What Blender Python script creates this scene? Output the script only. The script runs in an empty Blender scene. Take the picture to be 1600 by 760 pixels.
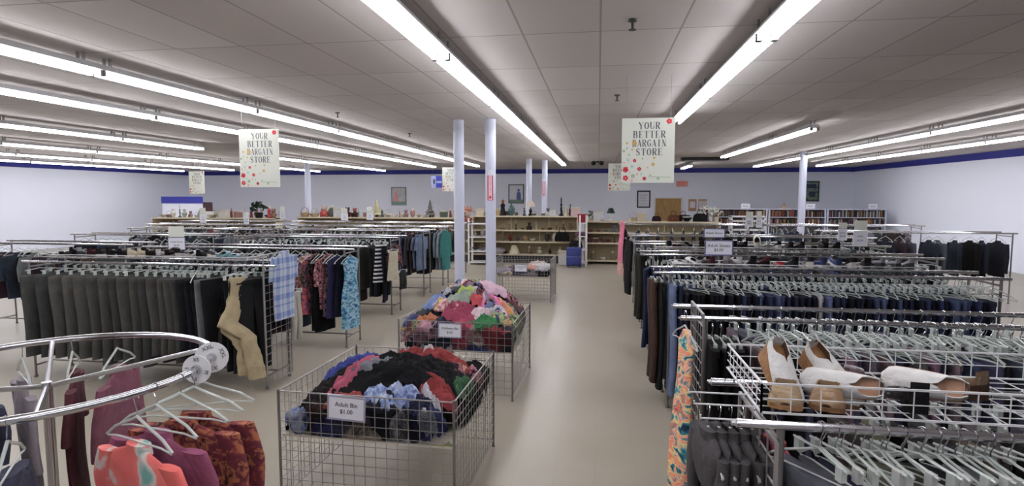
import bpy, math, random
from mathutils import Vector, Matrix, noise
S = bpy.context.scene
COL = S.collection
PI = math.pi
rnd = random.Random(11)

# ------------------------------------------------------------------ camera, world, exposure
cam = bpy.data.objects.new('camera', bpy.data.cameras.new('camera'))
COL.objects.link(cam)
cam.data.sensor_width = 36.0
cam.data.lens = 36.0 * 900 / 1600
cam.data.clip_start = 0.05
cam.location = (0, 0, 2.1)
cam.rotation_euler = (math.radians(90 - 4.70), 0, math.radians(8.51))
S.camera = cam
w = bpy.data.worlds.new('world'); S.world = w; w.use_nodes = True
w.node_tree.nodes['Background'].inputs[0].default_value = (0.6, 0.65, 0.8, 1)
w.node_tree.nodes['Background'].inputs[1].default_value = 0.0
S.view_settings.view_transform = 'Standard'; S.view_settings.look = 'None'
S.view_settings.gamma = 1; S.view_settings.use_curve_mapping = False
S.view_settings.exposure = 0.0
TUBE_STRENGTH = 27.0
S.cycles.use_denoising = True
S.cycles.max_bounces = 7; S.cycles.diffuse_bounces = 4; S.cycles.glossy_bounces = 3
S.cycles.transparent_max_bounces = 24
S.cycles.use_adaptive_sampling = True
S.cycles.sample_clamp_indirect = 6

# ------------------------------------------------------------------ helpers
def lin(c):
    return tuple(((v/255) / 12.92 if v/255 <= .04045 else ((v/255 + .055) / 1.055) ** 2.4) for v in c)
def rgba(c): return lin(c) + (1,)

class MB:
    def __init__(s): s.v = []; s.f = []; s.mi = []; s.m = 0
    def add(s, vs, fs):
        b = len(s.v); s.v += [tuple(p) for p in vs]; s.f += [tuple(b + i for i in f) for f in fs]; s.mi += [s.m] * len(fs)
    def box(s, a, b):
        x0, y0, z0 = a; x1, y1, z1 = b
        s.add([(x0,y0,z0),(x1,y0,z0),(x1,y1,z0),(x0,y1,z0),(x0,y0,z1),(x1,y0,z1),(x1,y1,z1),(x0,y1,z1)],
              [(0,3,2,1),(4,5,6,7),(0,1,5,4),(1,2,6,5),(2,3,7,6),(3,0,4,7)])
        return s
    def tube(s, pts, r, n=8, r2=None, closed=False):
        pts = [Vector(p) for p in pts]; k = len(pts); vs = []; fs = []
        up = None
        for i, p in enumerate(pts):
            if closed: d = pts[(i+1) % k] - pts[i-1]
            else: d = pts[min(i+1, k-1)] - pts[max(i-1, 0)]
            d.normalize()
            if up is None:
                up = Vector((0,0,1)) if abs(d.z) < .9 else Vector((1,0,0))
            a = d.cross(up)
            if a.length < 1e-4: a = d.cross(Vector((0,1,.1)))
            a.normalize(); b = a.cross(d).normalized(); up = b
            rr = r if r2 is None else r + (r2 - r) * i / (k-1)
            for j in range(n):
                t = 2*PI*(j+.5)/n
                vs.append(p + a*(math.cos(t)*rr) + b*(math.sin(t)*rr))
        m = k if closed else k-1
        for i in range(m):
            for j in range(n):
                i2 = (i+1) % k
                fs.append((i*n+j, i2*n+j, i2*n+(j+1) % n, i*n+(j+1) % n))
        if not closed:
            fs.append(tuple(range(n))); fs.append(tuple((k-1)*n + j for j in reversed(range(n))))
        s.add(vs, fs); return s
    def lathe(s, prof, n=16, c=(0,0,0), sx=1, sy=1):
        vs = []; fs = []
        for r, z in prof:
            for j in range(n):
                t = 2*PI*j/n; vs.append((c[0]+r*sx*math.cos(t), c[1]+r*sy*math.sin(t), c[2]+z))
        for i in range(len(prof)-1):
            for j in range(n):
                fs.append((i*n+j, i*n+(j+1) % n, (i+1)*n+(j+1) % n, (i+1)*n+j))
        fs.append(tuple(reversed(range(n)))); fs.append(tuple((len(prof)-1)*n+j for j in range(n)))
        s.add(vs, fs); return s
    def ball(s, c, r, sx=1, sy=1, sz=1, n=12, k=8):
        return s.lathe([(max(1e-4, r*math.sin(PI*i/k)), -r*sz*math.cos(PI*i/k)) for i in range(k+1)], n, c, sx, sy)
    def prism(s, poly, y0, y1):      # polygon in XZ, extruded along Y
        n = len(poly)
        s.add([(x, y0, z) for x, z in poly] + [(x, y1, z) for x, z in poly],
              [tuple(range(n)), tuple(reversed(range(n, 2*n)))] + [(i, n+i, n+(i+1) % n, (i+1) % n) for i in range(n)])
        return s
    def loft(s, rings, cap=True):
        n = len(rings[0]); b = []
        for r in rings: b += r
        fs = [(i*n+j, i*n+(j+1) % n, (i+1)*n+(j+1) % n, (i+1)*n+j) for i in range(len(rings)-1) for j in range(n)]
        if cap:
            fs.append(tuple(reversed(range(n)))); fs.append(tuple((len(rings)-1)*n+j for j in range(n)))
        s.add(b, fs); return s
    def mesh(s, name, mats, smooth=None):
        me = bpy.data.meshes.new(name); me.from_pydata(s.v, [], s.f)
        if not isinstance(mats, (list, tuple)): mats = [mats]
        for m in mats: me.materials.append(m)
        if len(mats) > 1: me.polygons.foreach_set('material_index', s.mi)
        if smooth is not None:
            me.polygons.foreach_set('use_smooth', [True]*len(me.polygons))
            if smooth < 180:
                try: me.set_sharp_from_angle(angle=math.radians(smooth))
                except Exception: pass
        me.update(); return me
    def build(s, name, mats, parent=None, smooth=40, loc=None, rot=None):
        o = bpy.data.objects.new(name, s.mesh(name, mats, smooth)); COL.objects.link(o)
        if parent: o.parent = parent
        if loc: o.location = loc
        if rot: o.rotation_euler = rot
        return o

LABELS = {}
def tag(o, label, cat, group=None, kind=None):
    o['label'] = label; o['category'] = cat
    if group: o['group'] = group
    if kind: o['kind'] = kind
    LABELS[label] = LABELS.get(label, 0) + 1
    return o
def thing(name, label, cat, loc=(0,0,0), rz=0, group=None):
    o = bpy.data.objects.new(name, None); o.empty_display_size = .1; COL.objects.link(o)
    o.location = loc; o.rotation_euler = (0, 0, rz)
    return tag(o, label, cat, group)
def struct(o): o['kind'] = 'structure'; return o
def put(name, me, parent=None, loc=(0,0,0), rot=(0,0,0), color=None, scale=None):
    o = bpy.data.objects.new(name, me); COL.objects.link(o)
    if parent: o.parent = parent
    o.location = loc; o.rotation_euler = rot
    if color: o.color = lin(color) + (1,)
    if scale: o.scale = scale
    return o
def copy_tree(o, parent=None):
    c = o.copy(); COL.objects.link(c)
    if parent: c.parent = parent
    for ch in list(o.children): copy_tree(ch, c)
    return c
ONES = 'first second third fourth fifth sixth seventh eighth ninth tenth eleventh twelfth thirteenth fourteenth fifteenth sixteenth seventeenth eighteenth nineteenth'.split()
TENS = {2:'twent',3:'thirt',4:'fort',5:'fift',6:'sixt',7:'sevent',8:'eight',9:'ninet'}
def ordw(n):     # n from 1
    if n < 20: return ONES[n-1]
    t, u = divmod(n, 10)
    return TENS[t] + 'ieth' if u == 0 else TENS[t] + 'y-' + ONES[u-1]

# ------------------------------------------------------------------ materials
def mat(name, col=(128,128,128), rough=.6, metal=0, emit=None, strength=0, spec=.5, bump=None, alpha=None):
    m = bpy.data.materials.new(name); m.use_nodes = True
    b = m.node_tree.nodes['Principled BSDF']
    b.inputs['Base Color'].default_value = rgba(col); b.inputs['Roughness'].default_value = rough
    b.inputs['Metallic'].default_value = metal; b.inputs['Specular IOR Level'].default_value = spec
    if emit: b.inputs['Emission Color'].default_value = rgba(emit); b.inputs['Emission Strength'].default_value = strength
    if bump: add_bump(m, *bump)
    return m
def N(m, t, **kw):
    n = m.node_tree.nodes.new(t)
    for k, v in kw.items(): setattr(n, k, v)
    return n
def L(m, a, b): m.node_tree.links.new(a, b)
def add_bump(m, scale, strength, dist=.01, detail=3):
    b = m.node_tree.nodes['Principled BSDF']
    tc = N(m, 'ShaderNodeTexCoord'); nz = N(m, 'ShaderNodeTexNoise'); nz.inputs['Scale'].default_value = scale; nz.inputs['Detail'].default_value = detail
    bp = N(m, 'ShaderNodeBump'); bp.inputs['Strength'].default_value = strength; bp.inputs['Distance'].default_value = dist
    L(m, tc.outputs['Object'], nz.inputs['Vector']); L(m, nz.outputs[0], bp.inputs['Height']); L(m, bp.outputs[0], b.inputs['Normal'])
def ramp(m, fac, stops, interp='LINEAR'):
    r = N(m, 'ShaderNodeValToRGB'); r.color_ramp.interpolation = interp
    e = r.color_ramp.elements
    while len(e) < len(stops): e.new(.5)
    for i, (p, c) in enumerate(stops): e[i].position = p; e[i].color = rgba(c)
    L(m, fac, r.inputs[0]); return r
def math_(m, op, a, b=None, c=None):
    n = N(m, 'ShaderNodeMath', operation=op)
    for i, x in enumerate((a, b, c)):
        if x is None: continue
        if isinstance(x, (int, float)): n.inputs[i].default_value = x
        else: L(m, x, n.inputs[i])
    return n.outputs[0]
def noise_color(name, stops, scale=6, detail=2, rough=.85, coord='Object', stretch=None, interp='LINEAR', distort=0, tex='noise'):
    m = mat(name, rough=rough, spec=.2); b = m.node_tree.nodes['Principled BSDF']
    tc = N(m, 'ShaderNodeTexCoord'); mp = N(m, 'ShaderNodeMapping')
    if stretch: mp.inputs['Scale'].default_value = stretch
    L(m, tc.outputs[coord], mp.inputs[0])
    if tex == 'noise':
        nz = N(m, 'ShaderNodeTexNoise'); nz.inputs['Scale'].default_value = scale; nz.inputs['Detail'].default_value = detail
        nz.inputs['Distortion'].default_value = distort; out = nz.outputs[0]
    else:
        nz = N(m, 'ShaderNodeTexVoronoi'); nz.inputs['Scale'].default_value = scale; out = nz.outputs['Distance']
    L(m, mp.outputs[0], nz.inputs['Vector'])
    h_ = N(m, 'ShaderNodeHueSaturation'); h_.inputs['Saturation'].default_value = .85; h_.inputs['Value'].default_value = .78
    L(m, ramp(m, out, stops, interp).outputs[0], h_.inputs['Color']); L(m, h_.outputs[0], b.inputs['Base Color'])
    return m
def fabric_mat(name, rough=.9, wear=.25, scale=14, dim=.72, sat=.85):
    m = mat(name, rough=rough, spec=.15); b = m.node_tree.nodes['Principled BSDF']
    oi = N(m, 'ShaderNodeObjectInfo'); tc = N(m, 'ShaderNodeTexCoord'); nz = N(m, 'ShaderNodeTexNoise')
    nz.inputs['Scale'].default_value = scale; nz.inputs['Detail'].default_value = 4
    L(m, tc.outputs['Object'], nz.inputs['Vector'])
    hsv = N(m, 'ShaderNodeHueSaturation'); hsv.inputs['Saturation'].default_value = sat
    L(m, math_(m, 'MULTIPLY_ADD', nz.outputs[0], wear*2*dim, (1-wear)*dim), hsv.inputs['Value']); L(m, oi.outputs['Color'], hsv.inputs['Color'])
    L(m, hsv.outputs[0], b.inputs['Base Color'])
    bp = N(m, 'ShaderNodeBump'); bp.inputs['Strength'].default_value = .8; bp.inputs['Distance'].default_value = .03
    n2 = N(m, 'ShaderNodeTexNoise'); n2.inputs['Scale'].default_value = scale*.7; n2.inputs['Detail'].default_value = 5
    L(m, tc.outputs['Object'], n2.inputs['Vector']); L(m, n2.outputs[0], bp.inputs['Height']); L(m, bp.outputs[0], b.inputs['Normal'])
    return m
M = {}
M['fabric'] = fabric_mat('fabric'); M['denim'] = fabric_mat('denim', wear=.45, scale=9)
M['tinted'] = fabric_mat('painted_surface', rough=.5, wear=.08, dim=.85, sat=.95)
M['gloss'] = fabric_mat('glazed_surface', rough=.25, wear=.03, dim=.85, sat=.95)
M['chrome'] = mat('chrome', (205,205,210), .16, 1)
M['steel'] = mat('dull_steel', (135,132,132), .38, .85)
M['wire'] = mat('zinc_wire', (168,165,165), .35, .7)
M['white_wire'] = mat('white_coated_wire', (205,205,208), .35)
M['dark_metal'] = mat('dark_metal', (40,38,38), .45, .4)
M['fixture'] = mat('fixture_enamel', (215,215,218), .4)
M['tube'] = mat('lamp_phosphor', (255,255,255), .4, emit=(250,250,255), strength=TUBE_STRENGTH)
M['col'] = mat('column_paint', (196,200,218), .5)
M['cream'] = mat('cream_shelf', (196,184,158), .5)
M['creamback'] = mat('tan_pegboard', (150,136,108), .7)
M['white'] = mat('white_plastic', (222,222,224), .4)
M['black'] = mat('black_matte', (18,17,19), .6)
M['paper'] = mat('paper_card', (222,222,232), .7)
M['ink'] = mat('black_ink', (42,42,48), .7)
M['red'] = mat('red_paint', (176,36,44), .6)
M['blue'] = mat('blue_paint', (46,52,150), .6)
M['wood'] = noise_color('golden_wood', [(.3,(166,122,52)),(.7,(192,148,74))], 3, stretch=(8,8,.8), rough=.5)
M['tan'] = mat('tan_leather', (168,130,88), .5)
M['gold'] = noise_color('crackled_gold_leather', [(.35,(120,92,66)),(.6,(178,150,118))], 60, rough=.4)
M['cork'] = mat('cork', (176,136,110), .9)
# clear plastic: thin, part transparent, part shiny
m = bpy.data.materials.new('clear_plastic'); m.use_nodes = True; M['clear'] = m
nt = m.node_tree; nt.nodes.clear()
o_ = N(m,'ShaderNodeOutputMaterial'); mx = N(m,'ShaderNodeMixShader'); tr = N(m,'ShaderNodeBsdfTransparent'); pb = N(m,'ShaderNodeBsdfPrincipled')
pb.inputs['Base Color'].default_value = rgba((204,211,206)); pb.inputs['Roughness'].default_value = .15
mx.inputs[0].default_value = .62
L(m, tr.outputs[0], mx.inputs[1]); L(m, pb.outputs[0], mx.inputs[2]); L(m, mx.outputs[0], o_.inputs[0])
# ceiling: lay-in panels with grid
m = mat('ceiling_panels', rough=.85, spec=.2); M['ceiling'] = m; b = m.node_tree.nodes['Principled BSDF']
tc = N(m,'ShaderNodeTexCoord'); sp = N(m,'ShaderNodeSeparateXYZ'); L(m, tc.outputs['Object'], sp.inputs[0])
dx = math_(m,'PINGPONG', sp.outputs[0], .305); dy = math_(m,'PINGPONG', math_(m,'ADD', sp.outputs[1], -4.67), .61)
lx = math_(m,'LESS_THAN', dx, .008); ly = math_(m,'LESS_THAN', dy, .009)
line = math_(m,'MAXIMUM', lx, ly)
cx = math_(m,'FLOOR', math_(m,'DIVIDE', sp.outputs[0], .61)); cy = math_(m,'FLOOR', math_(m,'DIVIDE', math_(m,'ADD', sp.outputs[1], -4.67), 1.22))
cb = N(m,'ShaderNodeCombineXYZ'); L(m, cx, cb.inputs[0]); L(m, cy, cb.inputs[1])
wn = N(m,'ShaderNodeTexWhiteNoise'); L(m, cb.outputs[0], wn.inputs['Vector'])
tint = ramp(m, wn.outputs[0], [(0,(196,189,187)),(1,(208,202,200))])
mx = N(m,'ShaderNodeMix', data_type='RGBA'); L(m, line, mx.inputs[0]); L(m, tint.outputs[0], mx.inputs[6]); mx.inputs[7].default_value = rgba((160,153,150))
L(m, mx.outputs[2], b.inputs['Base Color'])
# floor: waxed sheet vinyl, faint tile joints and scuffs
m = mat('waxed_floor', rough=.32, spec=.35); M['floor'] = m; b = m.node_tree.nodes['Principled BSDF']
tc = N(m,'ShaderNodeTexCoord'); nz = N(m,'ShaderNodeTexNoise'); nz.inputs['Scale'].default_value = .9; nz.inputs['Detail'].default_value = 5
L(m, tc.outputs['Object'], nz.inputs['Vector'])
r1 = ramp(m, nz.outputs[0], [(.3,(150,142,128)),(.7,(160,152,138))])
sp = N(m,'ShaderNodeSeparateXYZ'); L(m, tc.outputs['Object'], sp.inputs[0])
l2 = math_(m,'MAXIMUM', math_(m,'LESS_THAN', math_(m,'PINGPONG', sp.outputs[0], .1525), .0015), math_(m,'LESS_THAN', math_(m,'PINGPONG', sp.outputs[1], .1525), .0015))
mx = N(m,'ShaderNodeMix', data_type='RGBA'); L(m, math_(m,'MULTIPLY', l2, .35), mx.inputs[0]); L(m, r1.outputs[0], mx.inputs[6]); mx.inputs[7].default_value = rgba((128,120,108))
L(m, mx.outputs[2], b.inputs['Base Color'])
L(m, math_(m,'MULTIPLY_ADD', nz.outputs[0], .3, .2), b.inputs['Roughness'])
M['wall'] = mat('lavender_grey_wall', (234,237,250), .7, bump=(30,.1))
# prints and patterned cloth
def stripes(name, a, bcol, period, duty=.5, axis=2, rough=.85):
    m = mat(name, rough=rough, spec=.2); b = m.node_tree.nodes['Principled BSDF']
    tc = N(m,'ShaderNodeTexCoord'); sp = N(m,'ShaderNodeSeparateXYZ'); L(m, tc.outputs['Object'], sp.inputs[0])
    f = math_(m,'LESS_THAN', math_(m,'FRACT', math_(m,'DIVIDE', sp.outputs[axis], period)), duty)
    mx = N(m,'ShaderNodeMix', data_type='RGBA'); L(m, f, mx.inputs[0]); mx.inputs[6].default_value = rgba(a); mx.inputs[7].default_value = rgba(bcol)
    L(m, mx.outputs[2], b.inputs['Base Color']); return m
M['bw_stripe'] = stripes('black_white_stripe', (20,20,26), (214,210,214), .07, .42)
m = mat('blue_plaid', rough=.85, spec=.2); M['plaid'] = m; b = m.node_tree.nodes['Principled BSDF']
tc = N(m,'ShaderNodeTexCoord'); sp = N(m,'ShaderNodeSeparateXYZ'); L(m, tc.outputs['Object'], sp.inputs[0])
fy = math_(m,'FRACT', math_(m,'DIVIDE', sp.outputs[1], .16)); fz = math_(m,'FRACT', math_(m,'DIVIDE', sp.outputs[2], .2))
v = math_(m,'ADD', math_(m,'LESS_THAN', fy, .35), math_(m,'LESS_THAN', fz, .3))
v = math_(m,'ADD', v, math_(m,'MULTIPLY', math_(m,'LESS_THAN', math_(m,'ABSOLUTE', math_(m,'SUBTRACT', fy, .65)), .05), 1.2))
v = math_(m,'ADD', v, math_(m,'MULTIPLY', math_(m,'LESS_THAN', math_(m,'ABSOLUTE', math_(m,'SUBTRACT', fz, .7)), .05), 1.0))
L(m, ramp(m, math_(m,'DIVIDE', v, 3), [(0,(168,174,186)),(.33,(136,148,178)),(.66,(100,116,160)),(1,(76,86,128))]).outputs[0], b.inputs['Base Color'])
M['tiedye'] = noise_color('rainbow_tie_dye', [(.3,(10,50,80)),(.38,(30,150,170)),(.44,(250,220,130)),(.49,(240,90,20)),(.55,(250,190,150)),(.6,(20,130,150)),(.66,(236,110,20)),(.74,(190,40,30))], 9, 4, distort=.8, stretch=(1,1,1.6))
M['teal_dye'] = noise_color('turquoise_tie_dye', [(.3,(22,60,110)),(.42,(40,130,170)),(.52,(150,200,214)),(.6,(70,80,130)),(.68,(36,150,170)),(.8,(190,210,220))], 9, 3, stretch=(1,1,2.4))
M['orange_floral'] = noise_color('orange_and_crimson_floral', [(.38,(176,88,26)),(.46,(122,22,44)),(.55,(94,20,40)),(.6,(176,88,26)),(.68,(60,16,34))], 14, 3, distort=.8)
M['coral'] = noise_color('coral_red_and_white', [(.42,(236,70,56)),(.55,(240,92,80)),(.6,(226,214,206)),(.68,(120,180,170))], 7, 2)
M['red_floral'] = noise_color('red_floral', [(.4,(176,30,46)),(.5,(214,70,84)),(.56,(60,60,120)),(.62,(180,36,50))], 14)
M['dark_floral'] = noise_color('dark_floral', [(.42,(22,20,28)),(.52,(120,90,100)),(.58,(30,28,36)),(.66,(160,60,60))], 20)
M['pink_floral'] = noise_color('pink_floral', [(.4,(40,24,34)),(.48,(196,110,130)),(.56,(60,30,40)),(.64,(210,150,130))], 16)
M['leopard'] = noise_color('leopard_print', [(.0,(20,18,20)),(.25,(24,22,24)),(.34,(150,146,146)),(.6,(170,166,166))], 26, tex='voronoi')
M['multi'] = noise_color('mixed_kids_print', [(.32,(40,50,110)),(.42,(230,220,220)),(.5,(210,90,120)),(.58,(60,140,90)),(.66,(240,180,80))], 12)
M['camo'] = noise_color('green_print', [(.4,(70,86,66)),(.5,(120,140,100)),(.58,(180,190,120)),(.66,(80,96,80))], 16)
M['blue_marl'] = noise_color('pale_blue_mottled', [(.35,(66,84,136)),(.5,(126,146,196)),(.66,(180,190,212))], 20)
M['poster_photo'] = noise_color('poster_photo', [(.35,(60,90,70)),(.5,(130,160,130)),(.65,(90,100,130))], 4)
M['poster_pale'] = noise_color('poster_pale', [(.3,(196,196,204)),(.6,(222,222,226))], 3)

# ------------------------------------------------------------------ room
XL, XR, YB, YF, H = -21.6, 11.3, 28.0, -5.0, 3.38
def sbox(name, a, b, m): return struct(MB().box(a, b).build(name, m, smooth=None))
sbox('floor', (XL-.2, YF-.2, -.12), (XR+.2, YB+.2, 0), M['floor'])
sbox('ceiling', (XL-.2, YF-.2, H), (XR+.2, YB+.2, H+.12), M['ceiling'])
sbox('wall_back', (XL, YB, 0), (XR, YB+.15, H), M['wall'])
sbox('wall_left', (XL-.15, YF, 0), (XL, YB, H), M['wall'])
sbox('wall_right', (XR, YF, 0), (XR+.15, YB, H), M['wall'])
sbox('wall_front', (XL, YF-.15, 0), (XR, YF, H), M['wall'])
sbox('trim_1', (XL, YB-.012, 3.17), (XR, YB, H), M['blue'])
sbox('trim_2', (XL, YF, 3.17), (XL+.012, YB-.012, H), M['blue'])
sbox('trim_3', (XR-.012, YF, 3.17), (XR, YB-.012, H), M['blue'])
M['base'] = mat('dark_baseboard', (60,56,58), .6)
sbox('baseboard_back', (XL, YB-.015, 0), (XR, YB, .1), M['base'])
# partition stub with blue top at the far side
pt = sbox('wall_partition', (-18.2, 21.9, 0), (-16.45, 22.05, 2.05), M['wall'])
sbox('trim_4', (-18.22, 21.88, 1.78), (-16.43, 22.07, 2.06), M['blue'])
# door and its casing on back wall
d = struct(MB().box((2.66, YB-.05, 0), (3.84, YB-.012, 1.97)).build('door_1', M['wood'], smooth=None))
MB().box((2.60, YB-.06, 0), (2.66, YB, 2.03)).box((3.84, YB-.06, 0), (3.9, YB, 2.03)).box((2.66, YB-.06, 1.97), (3.84, YB, 2.03)).build('door_frame', M['fixture'], d, smooth=None)
MB().ball((3.7, YB-.09, 1.0), .03).box((3.69, YB-.09, .99), (3.71, YB-.05, 1.01)).build('door_handle', M['steel'], d)
for i, (x, y, r) in enumerate([(-2.36,9.65,.088),(-1.81,9.65,.088),(-2.42,20.2,.1),(-1.93,20.9,.1),(5.9,18.0,.1),(-11.35,21.4,.11)]):
    c = struct(MB().lathe([(r,0),(r,H)], 24, (x, y, 0)).build('column_%d' % (i+1), M['col']))
    MB().lathe([(r+.03,0),(r+.03,.012),(r+.004,.02)], 24, (x, y, 0)).build('base_plate', M['col'], c)

# ------------------------------------------------------------------ fluorescent strips
lh = MB(); lh.prism([(-.05,.085),(.05,.085),(.085,.035),(.085,.028),(.03,.022),(-.03,.022),(-.085,.028),(-.085,.035)], 0, 2.42)
hm = lh.mesh('housing', M['fixture'])
tm = MB().tube([(0,.03,0),(0,2.39,0)], .019, 10).mesh('lamp_tube', M['tube'], 60)
sm = MB().box((-.022,0,-.024),(.022,.025,.03)).mesh('lamp_socket', M['steel'])
bm_ = MB().box((-.035,0,.085),(-.025,.03,.16)).box((-.035,0,.08),(.035,.03,.09)).box((.025,0,.085),(.035,.03,.16)).mesh('mounting_bracket', M['steel'])
def strip(x, y, label):
    t = thing('strip_light', label, 'ceiling light', (x, y, 3.22), 0, 'fluorescent strips')
    put('housing', hm, t); put('lamp_tube', tm, t, (-.05,0,0)); put('lamp_tube', tm, t, (.05,0,0))
    [put('lamp_socket', sm, t, (xx,yy,0)) for xx in (-.05,.05) for yy in (0,2.392)]; put('mounting_bracket', bm_, t, (0,.1,0)); put('mounting_bracket', bm_, t, (0,2.25,0))
ROWS = [(-1.28, -2.63, 10, 'row over the twin columns'), (1.17, -2.86, 5, 'row above the big floral banner'),
        (3.6, 10.5, 3, 'row beyond the big banner'), (3.45, 22.6, 1, 'short far row by the smoke-grey vent'), (6.0, 6.7, 7, 'second row beyond the big banner'), (8.2, 8.9, 6, 'row next to the bookcase wall'),
        (-4.58, -2.5, 10, 'row over the trouser racks'), (-6.4, .3, 9, 'second row past the trouser racks'),
        (-9.5, 3.1, 4, 'third row past the trouser racks'), (-9.6, 15.4, 4, 'far half of the third trouser row'), (-12.9, 6.0, 8, 'fourth row past the trouser racks'),
        (-16.0, 9.0, 6, 'fifth row past the trouser racks'), (-18.9, 12.0, 5, 'row beside the far side wall')]
for x, y0, n, nm in ROWS:
    for k in range(n):
        strip(x, y0 + k*2.43, ('fluorescent strip light, %s from the front in the %s' % (ordw(k+1), nm)) if n > 1 else 'single fluorescent strip light, short far row by the dark ceiling vent')
# sprinklers, vent, emergency twin lamp
for (x, y), s_ in zip([(.23,4.4),(.22,7.58),(-4.0,8.53),(-3.86,11.55)], ['nearer of two in front of the big banner','farther, just above the big banner','between two light rows, nearer','between two light rows, farther']):
    t = thing('fire_sprinkler', 'small dark ceiling sprinkler, ' + s_, 'sprinkler', (x, y, H), 0, 'ceiling sprinklers')
    MB().lathe([(.035,-.012),(.04,0)], 16).build('ceiling_plate', M['dark_metal'], t)
    MB().lathe([(.008,-.07),(.012,-.012)], 8).lathe([(.028,-.075),(.028,-.07)], 12).build('nozzle', M['dark_metal'], t)
t = thing('ceiling_vent', 'dark rectangular ceiling vent hanging near the far lights', 'vent', (3.5, 20.2, H))
v_ = MB(); v_.box((-.75,-.2,-.10),(.75,.2,-.0)); v_.build('frame', M['dark_metal'], t)
v_ = MB(); [v_.box((-.7,-.18+k*.06,-.125),(.7,-.16+k*.06,-.1)) for k in range(6)]; v_.build('louvre', M['steel'], t)
t = thing('emergency_light', 'dark twin-head emergency light on the ceiling beyond the aisle', 'light', (-.05, 21.9, H))
MB().box((-.06,-.04,-.05),(.06,.04,0)).build('bracket', M['dark_metal'], t)
for s_ in (-1, 1): MB().ball((s_*.15, 0, -.07), .085).build('lamp_head', M['black'], t)

# ------------------------------------------------------------------ writing and banners
TXT = {}
def text(s, size, parent, loc, m=None, rot=(PI/2,0,0), sx=1, ext=.0006, align='CENTER'):
    key = (s, size, (m or M['ink']).name, ext)
    if key not in TXT:
        c = bpy.data.curves.new('lettering', 'FONT'); c.body = s; c.size = size; c.align_x = align; c.align_y = 'CENTER'; c.extrude = ext; c.resolution_u = 3
        tmp = bpy.data.objects.new('lettering_source', c); me = bpy.data.meshes.new_from_object(tmp); me.name = 'lettering'
        me.materials.clear(); me.materials.append(m or M['ink']); bpy.data.objects.remove(tmp); bpy.data.curves.remove(c); TXT[key] = me
    return put('lettering', TXT[key], parent, loc, rot, None, (sx, 1, 1))
# Didone capitals as strokes: (x0,z0,x1,z1,width), cell 0..1 wide, 0..1 high
def arc(cx, cz, rx, rz, a0, a1, wd, n=8, thick_side=.5):
    out = []
    for i in range(n):
        t0 = math.radians(a0 + (a1-a0)*i/n); t1 = math.radians(a0 + (a1-a0)*(i+1)/n); tm_ = (t0+t1)/2
        out.append((cx+rx*math.cos(t0), cz+rz*math.sin(t0), cx+rx*math.cos(t1), cz+rz*math.sin(t1), .04 + (wd-.04)*abs(math.cos(tm_))))
    return out
K, T = .23, .06
def sf(x, z, w_=.2): return (x-w_, z, x+w_, z, T)
GL = {
 'Y': [(.1,1,.5,.48,K),(.9,1,.5,.48,T),(.5,.5,.5,0,K),sf(.12,1,.15),sf(.88,1,.14),sf(.5,0)],
 'O': arc(.5,.5,.36,.49,0,360,K,16),
 'U': [(.2,1,.2,.35,K),(.85,1,.85,.35,T),sf(.2,1,.18),sf(.85,1,.14)] + arc(.525,.35,.325,.34,180,360,K*.8,8),
 'R': [(.22,1,.22,0,K),sf(.22,0,.18),(.05,1,.5,1,T),(.22,.5,.5,.5,T),(.5,.5,.85,0,K),sf(.88,0,.12)] + arc(.5,.75,.3,.25,-90,90,K,6),
 'B': [(.22,1,.22,0,K),(.05,1,.5,1,T),(.05,0,.5,0,T),(.22,.52,.5,.52,T)] + arc(.48,.76,.27,.24,-90,90,K,6) + arc(.5,.26,.34,.26,-90,90,K,6),
 'E': [(.25,1,.25,0,K),(.07,1,.85,1,T),(.07,0,.88,0,T),(.25,.5,.65,.5,T),(.85,1,.85,.74,.05),(.88,0,.88,.28,.05),(.65,.62,.65,.38,.04)],
 'T': [(.5,1,.5,0,K),(.06,1,.94,1,T),(.07,1,.07,.72,.05),(.93,1,.93,.72,.05),sf(.5,0)],
 'A': [(.5,1,.86,0,K),(.5,1,.14,0,T),(.26,.33,.74,.33,T),sf(.14,0,.13),sf(.86,0,.15)],
 'G': arc(.52,.5,.38,.49,45,315,K,14) + [(.8,.45,.8,.1,K),sf(.8,.45,.15),(.84,1,.84,.72,.05)],
 'I': [(.5,1,.5,0,K),sf(.5,1),sf(.5,0)],
 'N': [(.18,1,.18,0,T),(.18,1,.84,0,K),(.84,1,.84,0,T),sf(.18,0,.14),sf(.84,1,.14),sf(.12,1,.1)],
 'S': arc(.5,.74,.27,.25,20,230,K*.8,8) + [(.3,.6,.72,.42,K)] + arc(.5,.26,.3,.25,-160,50,K*.8,8) + [(.78,1,.78,.74,.04),(.2,0,.2,.28,.04)],
}
def words_mb(mb, s, cx, z0, hgt, cw, y):
    x = cx - len(s)*cw/2
    for ch in s:
        for a, b_, c_, d_, wd in GL.get(ch, []):
            p = Vector((x+(a*.88+.06)*cw, z0+b_*hgt)); q = Vector((x+(c_*.88+.06)*cw, z0+d_*hgt))
            dd = (q-p)
            if dd.length < 1e-6: continue
            n_ = Vector((-dd.y, dd.x)).normalized() * (wd*(cw if abs(dd.x) < abs(dd.y)*1.2 else hgt*.8)/2)
            e = dd.normalized()*.0008
            p = p-e; q = q+e
            mb.add([(p.x+n_.x, y, p.y+n_.y),(p.x-n_.x, y, p.y-n_.y),(q.x-n_.x, y, q.y-n_.y),(q.x+n_.x, y, q.y+n_.y)], [(0,1,2,3)])
        x += cw
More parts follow.
